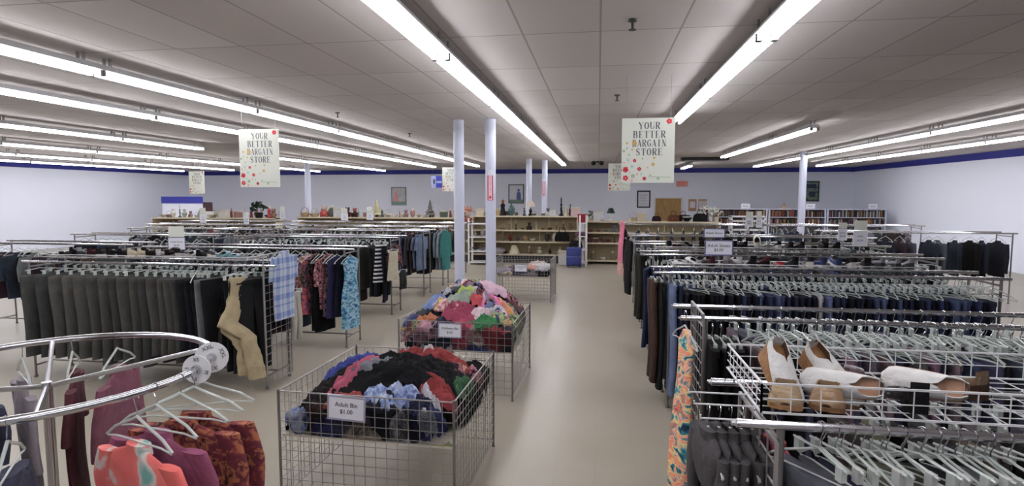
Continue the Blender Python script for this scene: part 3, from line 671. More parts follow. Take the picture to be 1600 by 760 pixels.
def garment_mesh(kind, m, seed=1, ln=None, wd=1.0, name=None):
    b = MB(); rr = random.Random(seed); n = 20
    if kind == 'trousers':
        ln = ln or 1.0
        for s in (-1, 1):
            rings = []
            for i in range(11):
                t = i/10; z = -.105 - ln*t
                wy = (.098 if t < .15 else .098 - .028*min(1,(t-.15)/.6))*wd; wx = .022 if t < .04 else .03
                rings.append(ring(s*(.088 + .008*t)*wd, 0, wy, wx, 14, seed+s, z, .12 if t > .05 else .03, dx=.012*math.sin(t*5+seed)+.006*s*t, kf=3))
            b.loft(rings)
        b.loft([ring(0,0,.185*wd,.025,14,seed,-.104,.02), ring(0,0,.187*wd,.026,14,seed,-.145,.02)])
    elif kind == 'skirt':
        ln = ln or .6
        b.loft([ring(0,0,(.17+.07*t)*wd,.02+.025*t,n,seed,-.105-ln*t,.05+.3*t,dx=.01*math.sin(t*4+seed)) for t in [i/9 for i in range(10)]])
    elif kind == 'dress':
        ln = ln or 1.0
        rings = []
        for i in range(14):
            t = i/13; z = -.10 - ln*t
            wy = (.06 + .13*min(1, t/.07)) if t < .07 else (.19 - .035*math.sin(min(1,(t-.07)/.4)*PI) + .05*max(0,t-.4))
            rings.append(ring(0,0,wy*wd,.018+.035*t,n,seed,z,.05+.28*t,dx=.012*math.sin(t*4+seed)))
        b.loft(rings)
    else:                                   # shirt, jacket, blouse
        ln = ln or .68; thick = .032 if kind == 'jacket' else .024
        rings = []
        for i in range(12):
            t = i/11; z = -.085 - ln*t
            wy = .05 + .16*min(1, t/.09)**.8 if t < .09 else .21 + .012*math.sin(t*5)
            rings.append(ring(0,0,wy*wd,thick*(.5+.7*min(1,t*4)),n,seed,z,.06+.16*t,dx=.01*math.sin(t*4+seed)))
        b.loft(rings)
        sl = {'jacket': .56, 'shirt': .26, 'blouse': .36}[kind]
        for s in (-1, 1):
            rs = []
            for i in range(8):
                t = i/7
                cy = s*(.19 + .045*min(1, t*2.2))*wd; z = -.125 - sl*t
                rs.append(ring(cy, 0, .058-.012*t, thick*.95, 12, seed+s*2, z-.0, .1, dx=.012*math.sin(t*3+seed+s)))
            b.loft(rs)
        b.loft([ring(0,0,.06,.03,12,seed,-.07,.0), ring(0,0,.075,.028,12,seed,-.105,.0)])   # collar
    return b.mesh(name or kind, m, 70)
G = {}
def gm(kind, mk='fabric', var=0, ln=None, wd=1.0):
    key = (kind, mk, var, ln, wd)
    if key not in G: G[key] = garment_mesh(kind, M[mk], 3+var*7+len(key[0]), ln, wd)
    return G[key]
used_ct = {}
def hang(kind, pos, rz, color, label, mk='fabric', var=0, ln=None, hanger=None, group=None, cat='clothing', wd=1.0, name=None, tilt=0, hook=True, r=.016, drop=0):
    hg = hanger or ('clip' if kind in ('trousers','skirt') else 'top')
    nm = name or {'trousers':'trousers','skirt':'skirt','dress':'dress','shirt':'shirt','jacket':'jacket','blouse':'blouse'}[kind]
    o = put(nm, gm(kind, mk, var, ln, wd), None, (pos[0], pos[1], pos[2]+r-.016-drop), (tilt, 0, rz), color)
    tag(o, label, cat, group)
    h = put('hanger', HG[hg], o, (0,0,drop))
    if hook: put('hook', HOOK, h)
    return o
def bare_hanger(pos, rz, label, group, kind='top', tilt=0):
    o = put('clothes_hanger', HG[kind], None, pos, (tilt,0,rz)); tag(o, label, 'hanger', group); put('hook', HOOK, o); return o

# ------------------------------------------------------------------ clothes racks
def rack(xe, dirx, L_, Y0, Y1, h, label, grid=False, group='double rail clothes racks', over=.12, feet_lo=.14, gridh=None):
    t = thing('clothes_rack', label, 'clothes rack', (xe, Y0, 0), 0, group)
    D_ = Y1-Y0; s = dirx
    for y in (0, D_): MB().tube([(-s*over,y,h),(s*L_,y,h)], .0155, 10).lathe([(.018,-.004),(.018,.004)], 8, (-s*over,y,h)).build('rail', M['chrome'], t)
    for x in (s*.02, s*(L_-.08)):
        for y in (0, D_): MB().tube([(x,y,.02),(x,y,h)], .0125, 8).lathe([(.02,0),(.02,.02)], 8, (x,y,0)).build('post', M['steel'], t)
        MB().tube([(x,0,feet_lo),(x,D_,feet_lo)], .01, 6).build('foot_bar', M['steel'], t); MB().tube([(x,0,h-.06),(x,D_,h-.06)], .01, 6).build('top_bar', M['steel'], t)
    MB().tube([(s*.02,D_/2,feet_lo),(s*(L_-.08),D_/2,feet_lo)], .012, 6).build('base_rail', M['steel'], t)
    if grid:
        g = MB(); gh = gridh or h+.06; wire_panel(g, (-s*.0,-.03,.05), (0,1,0), (0,0,1), D_+.06, gh-.05, 5, 17, .0035, .008)
        g.build('grid_panel', M['wire'], t, smooth=60)
    return t
GREYS = [(58,58,60),(44,44,46),(70,70,72),(30,30,34),(52,50,48),(38,40,46),(24,24,28)]
DENIM = [(38,46,84),(28,34,62),(52,62,100),(24,26,44),(34,38,60),(60,74,112),(20,22,36)]
MIXED = [(28,28,34),(44,46,62),(60,60,64),(36,38,52),(84,84,92),(30,34,40),(70,56,56),(110,112,122),(46,60,72),(22,22,26),(58,44,50)]
def fill(xa, xb, n, y, h, kinds, cols, what, where, rail, start=1, rr=None, mk='fabric', lnr=None, group=None, hooks=True, jit=.25, wd=1.0):
    """n garments between xa and xb on one rail; kinds and colours drawn per garment"""
    rr = rr or random.Random(int(abs(xa*100))+int(y*10)); 
    for k in range(n):
        x = xa + (xb-xa)*(k+.5)/n + rr.uniform(-.3,.3)*abs(xb-xa)/n
        kd = rr.choice(kinds); ci = rr.randrange(len(cols)); c = cols[ci]
        ln = rr.choice(lnr) if lnr else None
        if kd in ('trousers','dress') and ln is None: ln = rr.choice((.92, 1.0))
        if kd == 'skirt' and ln is None: ln = rr.choice((.55,.7))
        jc = tuple(min(255, max(0, v+rr.randint(-6,6))) for v in c)
        cn = colname(jc)
        noun = {'trousers':'jeans' if mk == 'denim' else 'trousers'}.get(kd, kd)
        hang(kd, (x, y, h), rr.uniform(-jit, jit), jc, '%s %s, %s from aisle on %s rail of %s' % (cn, noun, ordw(start+k), rail, where), mk, rr.randrange(3), ln, group=group or (what + ' on ' + where), hook=hooks, wd=wd, drop=.07)
def colname(c):
    r, g, b = c; mx_, mn = max(c), min(c)
    if mx_ < 42: return 'black' if b-r < 12 else 'blue-black'
    if mx_-mn < 20: return 'charcoal' if mx_ < 72 else 'mid grey' if mx_ < 130 else 'pale grey'
    if b > r+14: return 'dark navy' if mx_ < 70 else 'denim blue' if mx_ < 125 else 'light blue'
    if r > b+40: return 'tan' if g > r*.7 else 'rust red'
    if r > b: return 'dark brown'
    return 'slate'
HR = 1.35
# --- racks on the far side of the aisle bins (rails run away from the aisle)
rack(-3.52, -1, 3.0, 5.66, 6.12, HR, 'chrome double rack of dark trousers with a white grid end panel', True, gridh=1.47)
rack(-3.40, -1, 3.1, 7.40, 7.86, 1.37, 'chrome double rack holding patterned dresses behind the grid-ended rack')
rack(-3.56, -1, 3.0, 9.60, 10.06, 1.37, 'chrome rack of dark skirts with a striped one, third along the far aisle side')
rack(-3.56, -1, 3.2, 11.50, 11.96, 1.37, 'chrome rack of denim shirts, fourth along the far aisle side')
rack(-3.56, -1, 3.2, 13.0, 13.46, 1.37, 'chrome rack of dark jackets, fifth along the far aisle side')
rack(-3.56, -1, 3.2, 14.9, 15.36, 1.37, 'chrome rack in front of the cream shelving, last on the far aisle side')
rack(-6.95, -1, 2.6, 7.60, 8.06, 1.37, 'chrome rack end to end with the dress rack')
rack(-6.95, -1, 3.0, 9.60, 10.06, 1.37, 'chrome rack end to end with the skirt rack')
rack(-7.05, -1, 3.4, 11.50, 11.96, 1.37, 'chrome rack end to end with the denim shirt rack')
rack(-7.05, -1, 4.4, 13.2, 13.66, 1.37, 'long chrome rack end to end with the jacket rack')
rack(-7.05, -1, 5.0, 15.1, 15.56, 1.37, 'long chrome rack nearest the cream shelving past the jackets')

def G1(kind, x, y, z, rz, col, label, **kw):
    if x < -2.5: rz = -rz
    return hang(kind, (x, y, z), rz, col, label, **kw)
ga = 'dark trousers on the grid-ended rack'
# grid-ended rack: wide grey trousers, thin blacks, the beige pair slipping, black pair at the end
xs = [(-3.66,(34,36,38),.98),(-3.74,(40,42,42),1.0),(-3.82,(24,25,30),.98)]
for k, (x, c, l_) in enumerate(xs): G1('trousers', x, 5.66, HR, .45-.1*k, c, '%s trousers, %s from the grid panel on the front rail' % (colname(c), ordw(k+1)), ln=l_, group=ga, hanger='clip', var=k % 3, wd=1.1, drop=.04)
# beige trousers: own slipping, folded shape
def beige():
    b = MB()
    P1 = [(0,.03,-.11,.09,.025),(0,.02,-.2,.08,.03),(.01,.0,-.34,.07,.03),(.02,-.07,-.48,.09,.04),(.03,-.11,-.58,.11,.045),(.08,-.02,-.66,.11,.04),(.11,.06,-.74,.09,.035),(.12,.07,-.84,.085,.04),(.13,.10,-.96,.09,.04),(.14,.12,-1.08,.10,.045),(.14,.12,-1.19,.10,.045)]
    P2 = [(-.04,.03,-.12,.08,.025),(-.04,.0,-.3,.06,.03),(-.03,-.04,-.44,.07,.035),(-.02,-.10,-.56,.08,.04),(.0,-.09,-.66,.08,.035),(.05,.0,-.76,.085,.04),(.07,.03,-.88,.08,.04),(.08,.03,-1.0,.085,.045),(.09,.05,-1.14,.09,.045)]
    for P_, q_ in ((P1, 1.3), (P2, 4.1)):
        b.loft([ring(y,0,wy,wx,26,q_+z*4,z,.16,dx=x,kf=6) for x,y,z,wy,wx in [tuple(a_+(b_-a_)*s_/3 for a_, b_ in zip(P_[i], P_[i+1])) for i in range(len(P_)-1) for s_ in range(3)] + [P_[-1]]])
    b.v = [(x + .02*noise.noise(Vector((y*14, z*11, 3))), y + .018*noise.noise(Vector((z*13, x*10, 8))), z + .012*noise.noise(Vector((x*12, y*16, 5)))) for x, y, z in b.v]
    me = b.mesh('trousers', M['fabric'], 70)
    o = put('trousers', me, None, (-3.76, 5.50, HR), (0,0,-.55), (186,166,126))
    tag(o, 'beige trousers slipping off their hanger in folds on the dark trouser rack', 'clothing', ga); h = put('hanger', HG['wclip'], o); put('hook', HOOK, h)
beige()
rr = random.Random(4)
n = 0
for x in [-4.08,-4.14,-4.20,-4.28,-4.35,-4.42,-4.5,-4.6,-4.7,-4.82,-4.94,-5.06,-5.18,-5.32,-5.46,-5.6,-5.76,-5.92,-6.1,-6.3]:
    n += 1; c = [(30,30,34),(120,120,122),(24,24,28),(28,28,38),(36,38,42)][n-1] if n < 6 else rr.choice([(80,80,78),(72,72,72),(86,84,80),(52,52,54),(92,90,86)])
    G1('trousers', x, 5.66, HR, rr.uniform(.2,.5), c, '%s trousers, %s beyond the beige pair on the front rail' % (colname(c), ordw(n)), ln=rr.choice((.85,.92,.98)), group=ga, var=n % 3, wd=1.1, hanger='clip', drop=.04) if n != 0 else None
fill(-3.8, -6.4, 22, 6.12, HR, ['trousers'], GREYS, 'dark trousers', 'the grid-ended rack', 'rear', lnr=(.9,1.0), group='dark trousers on the rear rail of the grid-ended rack')
bare_hanger((-4.30, 5.64, HR+.012), .3, 'white empty hanger sitting proud of the grid-ended rack rail', None, 'wtop')
# plaid shirt hung on the grid end, black garments inside the grid
G1('shirt', -3.44, 5.90, 1.56, .10, (150,160,200), 'blue and white plaid shirt hung on the white grid panel facing the aisle', mk='plaid', ln=.74, hanger='wtop', wd=.88)
G1('trousers', -3.44, 6.12, 1.1, .1, (178,172,160), 'pale beige trousers hanging low behind the plaid shirt', ln=.55, wd=.5)
# dress rack
D = [(-3.60,'dress','teal_dye',(255,)*3,.98,'turquoise and violet tie-dye dress at the aisle end of the dress rack'),
     (-3.72,'dress','fabric',(22,24,40),.8,'navy black dress beside the turquoise tie-dye dress'),
     (-3.92,'dress','fabric',(44,40,84),.82,'indigo dress with a white mark, mid dress rack'),
     (-4.03,'dress','dark_floral',(0,)*3,.80,'plum dress behind the indigo one'),
     (-4.16,'blouse','pink_floral',(0,)*3,.72,'dusty pink floral blouse mid dress rack'),
     (-4.26,'dress','fabric',(18,17,20),1.02,'long black dress reaching lowest on the dress rack'),
     (-4.36,'dress','fabric',(22,20,24),1.0,'second long black dress beside the lowest one'),
     (-4.40,'blouse','dark_floral',(0,)*3,.7,'dark grey speckled blouse over the long black dresses'),
     (-4.56,'dress','red_floral',(0,)*3,.78,'red floral dress, brightest on the dress rack'),
     (-4.66,'blouse','multi',(0,)*3,.66,'violet and white print blouse behind the red floral dress')]
DX = [-3.34,-3.43,-3.53,-3.60,-3.67,-3.73,-3.79,-3.83,-3.90,-3.98]
for k, (x, kd, mk, c, l_, lab) in enumerate(D):
    G1(kd, DX[k], 7.40, 1.37, rnd.uniform(.0,.4), c if len(c) == 3 else (255,)*3, lab, mk=mk, ln=l_, var=k % 3, group='dresses on the dress rack', wd=.95, hanger='top' if k != 3 else 'wtop')
fill(-4.05, -6.4, 22, 7.40, 1.37, ['blouse','dress'], MIXED, 'blouses and dresses', 'the dress rack', 'front', 11)
fill(-3.9, -6.5, 12, 7.86, 1.37, ['blouse'], MIXED, 'blouses', 'the dress rack', 'rear', 1)
# skirt rack
fill(-3.62, -3.9, 5, 9.60, 1.37, ['trousers'], [(22,22,28),(30,30,38)], 'black trousers', 'the skirt rack', 'front', 1, lnr=(.85,.95))
G1('skirt', -3.50, 9.50, 1.25, .4, (196,186,160), 'cream shorts-like trousers hung on the end of the skirt rack', ln=.5, wd=.6)
G1('blouse', -3.56, 9.70, 1.33, .3, (64,60,70), 'dark striped blouse at the aisle post of the skirt rack', ln=.3, mk='dark_floral', wd=.8)
G1('trousers', -3.46, 9.86, .85, .3, (52,54,54), 'dark green socks-like leggings hanging low on the skirt rack end', ln=.32, wd=.5)
G1('skirt', -3.72, 9.50, 1.37, .75, (255,)*3, 'black and white striped skirt on the skirt rack', mk='bw_stripe', ln=.66, wd=.62)
fill(-4.05, -4.7, 13, 9.60, 1.37, ['trousers','skirt','jacket'], [(22,22,26),(28,30,34),(40,40,42),(52,52,54),(24,26,34)], 'dark skirts and trousers', 'the skirt rack', 'front', 6, lnr=(.75,.95))
fill(-4.75, -6.4, 16, 9.60, 1.37, ['skirt','blouse'], MIXED, 'skirts', 'the skirt rack', 'front', 19)
fill(-3.8, -6.4, 14, 10.06, 1.37, ['skirt'], MIXED, 'skirts', 'the skirt rack', 'rear', 1)
# denim shirt rack
DS = [((100,118,146),'denim'),((96,112,140),'denim'),((70,50,56),'fabric'),((62,62,70),'fabric'),((46,54,84),'denim'),((40,44,74),'denim'),((50,52,64),'fabric'),((30,32,44),'fabric'),((34,36,60),'denim')]
for k, (c, mk) in enumerate(DS):
    G1('shirt' if k < 3 else 'jacket', -3.62-.085*k, 11.50, 1.37, .2-.05*(k % 4), c, '%s %s, %s from the aisle on the denim shirt rack' % (colname(c), 'shirt' if k < 3 else 'jacket', ordw(k+1)), mk=mk, ln=(.72,.68,.78,.8,.85,.85,.8,.85,.75)[k], var=k % 3, group='shirts on the denim shirt rack')
fill(-4.4, -6.6, 18, 11.50, 1.37, ['jacket','trousers'], MIXED, 'jackets', 'the denim shirt rack', 'front', 10, hooks=False)
fill(-3.8, -6.6, 12, 11.96, 1.37, ['jacket'], MIXED, 'jackets', 'the denim shirt rack', 'rear', 1, hooks=False)
for k, (c, mk) in enumerate([((40,128,124),'fabric'),((150,158,168),'fabric'),((110,124,140),'denim'),((54,56,58),'fabric'),((40,42,42),'fabric'),((28,28,30),'fabric'),((46,44,44),'fabric'),((60,58,58),'fabric')]):
    G1('jacket', -3.50-.09*k, 13.0, 1.37, .2-.05*(k % 3), c, '%s jacket, %s from the aisle on the jacket rack' % ('teal green' if k == 0 else colname(c), ordw(k+1)), mk=mk, ln=.9 if k < 5 else 1.0, var=k % 3, group='jackets on the jacket rack')
fill(-4.4, -6.6, 12, 13.0, 1.37, ['jacket'], MIXED, 'jackets', 'the jacket rack', 'front', 9, hooks=False)
fill(-3.6, -6.6, 12, 14.9, 1.37, ['jacket'], [(60,30,36),(36,34,38),(50,48,52),(80,30,38)], 'jackets', 'the rack before the cream shelving', 'front', 1, hooks=False)
fill(-7.05, -9.4, 14, 7.60, 1.37, ['blouse'], MIXED, 'blouses', 'the rack past the dress rack', 'front', 1, hooks=False)
fill(-7.05, -9.8, 14, 9.60, 1.37, ['blouse'], MIXED, 'blouses', 'the rack past the skirt rack', 'front', 1, hooks=False)
fill(-7.15, -10.3, 14, 11.5, 1.37, ['blouse'], MIXED, 'blouses', 'the rack past the denim shirts', 'front', 1, hooks=False)
fill(-7.15, -11.3, 14, 13.2, 1.37, ['blouse'], MIXED+[(120,60,70)], 'blouses', 'the rack past the jackets', 'front', 1, hooks=False)
fill(-7.15, -11.9, 14, 15.1, 1.37, ['blouse'], MIXED+[(150,110,110),(150,150,160)], 'blouses', 'the rack facing cream shelving', 'front', 1, hooks=False)

# --- racks on the near side of the aisle
rack(.58, 1, 2.3, 1.94, 2.37, HR, 'chrome double rack under the wire shoe basket, closest to the viewer', True, over=.12, gridh=1.30)
rack(.64, 1, 2.6, 3.61, 4.0, HR, 'chrome double rack with grid end holding the rainbow tie-dye dress', True, over=.13, gridh=1.38)
rack(.68, 1, 3.0, 5.74, 6.20, HR, 'chrome double rack of jeans, third on the near aisle side', over=.13)
rack(.68, 1, 3.4, 7.5, 7.96, HR, 'chrome rack just behind the jeans rack', over=.12)
rack(.68, 1, 3.6, 9.2, 9.66, HR, 'chrome rack second behind the jeans rack', over=.12)
rack(.68, 1, 4.2, 11.0, 11.46, HR, 'chrome rack third behind the jeans rack', over=.12)
rack(.62, 1, 5.4, 13.9, 14.36, 1.42, 'chrome rack with the long pink robe at its aisle end', over=.12)
rack(4.6, 1, 3.4, 12.4, 12.86, 1.37, 'chrome rack beside the far slim column past the pink robe rack', over=.12)
rack(4.4, 1, 3.4, 15.2, 15.66, 1.37, 'chrome rack nearest to the bookcases', over=.12)
rack(3.5, 1, 2.0, 7.5, 7.96, HR, 'extra chrome rack continuing behind the jeans rack far from the aisle', over=.1) if False else None
# closest rack: grey tops with leopard hems on short rail, khaki and dark trousers on the front rail
rr = random.Random(9)
for k, x in enumerate([.42,.46,.50,.54,.58]):
    G1('blouse', x, 2.2, 1.30, .08, (76,72,74), 'dark grey top, %s from the aisle over the leopard skirts' % ordw(k+1), ln=.2, wd=.72, group='grey tops on the closest rack', var=k % 3)
    G1('dress', x+.012, 2.2, 1.20, .08, (200,)*3 if k in (1,2,3) else (30,32,48), ('leopard print dress' if k in (1,2,3) else 'navy dress') + ', %s from the aisle under the grey tops' % ordw(k+1), mk='leopard' if k in (1,2,3) else 'fabric', ln=.8, wd=.72, group='dresses under the grey tops', var=k % 3)
G1('shirt', .66, 2.2, 1.27, .2, (150,50,58), 'crimson and grey shirt beside the leopard dresses', ln=.6, group='grey tops on the closest rack', mk='red_floral')
for k in range(14):
    x = .72 + .05*k; c = [(96,98,110),(92,92,100),(30,32,60),(104,98,80),(92,88,70),(150,150,140),(84,80,62),(70,66,50),(50,50,48),(30,30,34)][k % 10]
    G1('trousers', x, 1.94, HR, .25+rr.uniform(-.15,.15), c, '%s trousers, %s from the grid panel on the closest rail' % (colname(c), ordw(k+1)), ln=.9, drop=.07, group='trousers on the closest front rail', var=k % 3, hanger='wclip' if k % 2 else 'clip')
for k in range(9):
    bare_hanger((.73+.06*k, 1.95, HR), .5+rr.uniform(-.3,.3), 'clear hanger, %s along the closest front rail' % ordw(k+1), 'clear hangers on the closest rail', 'wtop' if k in (0,) else 'top')
fill(.95, 2.7, 18, 2.37, HR, ['trousers'], GREYS+[(96,90,70)], 'trousers', 'the closest rack', 'rear', 1)
# tie-dye dress on the grid end
G1('dress', .52, 3.50, 1.40, .22, (255,)*3, 'rainbow tie-dye long dress hanging at the rack end over the aisle', mk='tiedye', ln=1.0, wd=.62)
rr = random.Random(12)
for k in range(4): G1('trousers', .70+.05*k, 3.62, 1.30, rr.uniform(-.1,.1), (16,16,18), 'jet black trousers, %s from the tie-dye dress' % ordw(k+1), ln=1.0, group='black trousers beside the tie-dye dress', var=k % 3, wd=1.1)
fill(.92, 3.15, 34, 3.61, HR, ['trousers'], [(70,66,88),(36,40,64),(30,30,34),(120,96,108),(58,70,100),(24,24,28),(96,90,96)], 'trousers', 'the tie-dye dress rack', 'front', 5)
fill(.85, 3.15, 30, 4.0, HR, ['trousers'], [(60,64,74),(44,46,52),(90,92,100),(30,30,34),(96,70,96)], 'trousers', 'the tie-dye dress rack', 'rear', 1)
for k in range(44):
    bare_hanger((.98+.05*k, 3.61, HR), rr.uniform(.2,1.3), 'clear empty hanger, %s from the aisle on the tie-dye dress rack' % ordw(k+1), 'clear hangers on the tie-dye dress rack')
# jeans rack
E_ = [(.56,5.95,(66,44,36),'dark brown suede-like trousers jutting over the aisle from the jeans rack',1.02,'fabric'),(.62,5.92,(34,34,32),'black-green trousers next to the brown ones on the jeans rack',1.08,'fabric'),
      (.72,5.74,(92,108,148),'light blue jeans at the aisle end of the jeans rack',1.08,'denim'),(.78,5.74,(34,42,70),'dark jeans next to the light blue pair',1.05,'denim')]
for x,y,c,lab,l_,mk in E_: G1('trousers', x, y, HR, .1, c, lab, mk=mk, ln=l_)
rr = random.Random(21)
for k in range(46):
    x = .84 + .058*k; c = (176,170,176) if k == 21 else (84,94,140) if k in (22,) else rr.choice(DENIM)
    if k < 9: c = rr.choice([(20,20,24),(28,30,44),(26,28,36)])
    G1('trousers', x, 5.74, HR, rr.uniform(-.12,.12), c, '%s jeans, %s from the aisle along the front rail of the jeans rack' % (colname(c), ordw(k+3)), mk='denim', ln=rr.choice((.95,1.0)), var=k % 3, group='jeans on the jeans rack', hanger='clip' if k > 8 else 'wclip', drop=.08)
fill(.66, 3.5, 34, 6.20, HR, ['trousers'], DENIM, 'jeans', 'the jeans rack', 'rear', 1, mk='denim')
for k in range(30):
    bare_hanger((.92+.09*k, 5.76, HR), rr.uniform(.1,1.1), 'clear hanger, %s from the aisle on the front rail of the jeans rack' % ordw(k+1), 'clear hangers on the jeans rack')
# racks behind
fill(.62, 1.1, 9, 7.5, HR, ['trousers'], [(40,48,92),(34,40,76),(46,58,104)], 'jeans', 'the rack behind the jeans', 'front', 1, mk='denim', lnr=(1.0,1.06))
fill(1.1, 4.0, 24, 7.5, HR, ['trousers'], DENIM+GREYS, 'trousers', 'the rack behind the jeans', 'front', 10, hooks=False)
fill(.62, 1.0, 7, 9.2, HR, ['trousers'], [(40,36,34),(34,32,32),(30,30,32)], 'trousers', 'the second rack behind the jeans', 'front', 1, lnr=(1.0,1.06))
fill(1.0, 4.2, 22, 9.2, HR, ['jacket','trousers'], MIXED, 'clothes', 'the second rack behind the jeans', 'front', 8, hooks=False)
G1('jacket', .56, 10.95, 1.40, .2, (20,19,20), 'long black coat at the aisle end, third rack behind the jeans', ln=1.05)
G1('jacket', .60, 11.12, 1.42, .2, (196,192,190), 'white coat edge showing behind the long black coat', ln=.95)
G1('dress', .64, 13.9, 1.42, .2, (58,32,50), 'dark plum robe between the black coat and the pink robe', ln=1.05)
fill(.75, 4.7, 22, 11.0, HR, ['jacket'], MIXED, 'jackets', 'the third rack behind the jeans', 'front', 1, hooks=False)
G1('dress', .56, 13.9, 1.62, .3, (214,98,130), 'long rose pink robe hanging high over the far end of the aisle', ln=1.12, wd=.9)
G1('shirt', .54, 13.75, .62, .3, (206,150,140), 'pale peach garment hanging below the pink robe', ln=.3, wd=.6)
fill(.8, 5.8, 20, 13.9, 1.42, ['jacket'], MIXED, 'jackets', 'the pink robe rack', 'front', 1, hooks=False)
fill(4.7, 7.8, 12, 12.4, 1.37, ['jacket'], MIXED, 'jackets', 'the rack by the slim column', 'front', 1, hooks=False)
fill(4.5, 7.6, 12, 15.2, 1.37, ['jacket'], MIXED, 'jackets', 'the rack nearest the bookcases', 'front', 1, hooks=False)

# ------------------------------------------------------------------ round rack in the corner
RC = (-2.34, 2.10); RR_ = .64; RZ = 1.35
t = thing('round_clothes_rack', 'chrome round clothes rack with white size rings', 'clothes rack', (RC[0], RC[1], 0))
MB().tube([(RR_*math.cos(a*PI/24), RR_*math.sin(a*PI/24), RZ) for a in range(48)], .0155, 12, closed=True).build('rail', M['chrome'], t, smooth=180)
MB().tube([(0,0,.1),(0,0,1.30)], .02, 12).build('post', M['chrome'], t)
for k in range(4):
    a = PI/4 + k*PI/2; MB().tube([(0,0,1.28),(RR_*math.cos(a),RR_*math.sin(a),RZ)], .011, 8).build('spoke', M['chrome'], t)
    MB().tube([(0,0,.12),(.45*math.cos(a),.45*math.sin(a),.03)], .013, 8).lathe([(.02,0),(.02,.02)],8,(.45*math.cos(a),.45*math.sin(a),0)).build('leg', M['chrome'], t)
def size_disc(a, r, txts, label):
    px_, py_ = RC[0]+RR_*math.cos(a), RC[1]+RR_*math.sin(a)
    t = thing('size_disc', label, 'size marker', (px_, py_, RZ), a+PI)      # disc axis along the rail tangent
    b = MB(); n_ = 40; vs = []
    for y in (-.0015,.0015):
        for rad in (.018, r): vs += [(rad*math.cos(2*PI*j/n_), y, rad*math.sin(2*PI*j/n_)) for j in range(n_)]
    fs = []
    for j in range(n_):
        q = (j+1) % n_
        fs += [(j, q, n_+q, n_+j), (2*n_+j, 3*n_+j, 3*n_+q, 2*n_+q), (n_+j, n_+q, 3*n_+q, 3*n_+j), (j, 2*n_+j, 2*n_+q, q)]
    b.add(vs, fs); b.build('disc', M['white'], t, smooth=30)
    MB().lathe([(.022,-.004),(.022,.004)], 20).build('centre_clip', mat('disc_clip', (176,176,180), .3), t, rot=(PI/2,0,0))
    t.rotation_euler = (0, 0, a)
    for k, (s, an) in enumerate(txts):
        rad = r*.68
        text(s, r*.36, t, (rad*math.cos(an), -.0025, rad*math.sin(an)), rot=(PI/2, 0, 0) if True else None).rotation_euler = (PI/2, PI/2-an if False else -(an-PI/2), 0)
size_disc(math.radians(27), .072, [('XXL', 1.9),('XXL', .35),('XXL', -1.6)], 'larger white disc marked XXL on the round rack rail')
size_disc(math.radians(10), .062, [('XS', 1.6),('M', -.3),('S', -1.7),('S',3.0)], 'smaller white size disc in front of the XXL disc')
def ring_hang(kind, deg, z, col, label, **kw):
    a = math.radians(deg); return hang(kind, (RC[0]+RR_*math.cos(a), RC[1]+RR_*math.sin(a), z), a-PI/2, col, label, group='clothes on the round rack', hanger='big', drop=.105, **kw)
ring_hang('blouse', 8, RZ, (255,)*3, 'orange and crimson floral blouse on a clear hanger on the round rack', mk='orange_floral', ln=.7)
ring_hang('blouse', 0, RZ-.0, (255,)*3, 'second orange and crimson floral blouse tight behind the first', mk='orange_floral', ln=.72, var=1)
ring_hang('shirt', -11, RZ-.0, (150,64,104), 'magenta shirt on a clear hanger on the round rack', ln=.66)
ring_hang('shirt', -18, RZ-.02, (255,)*3, 'coral red and white shirt on a clear hanger on the round rack', ln=.6, mk='coral')
for k, dg in enumerate(range(110, 320, 18)):
    c = rnd.choice([(130,70,90),(60,62,84),(150,140,150),(90,40,50),(190,150,120)])
    ring_hang('shirt' if k % 2 else 'blouse', dg, RZ, c, '%s top, %s going round from the XXL disc' % (colname(c), ordw(k+1)), ln=.68, var=k % 3)
bare = bare_hanger((RC[0]+RR_*math.cos(math.radians(14)), RC[1]+RR_*math.sin(math.radians(14)), RZ), math.radians(14)-PI/2+.2, 'clear empty hanger dangling by the small size disc', None)

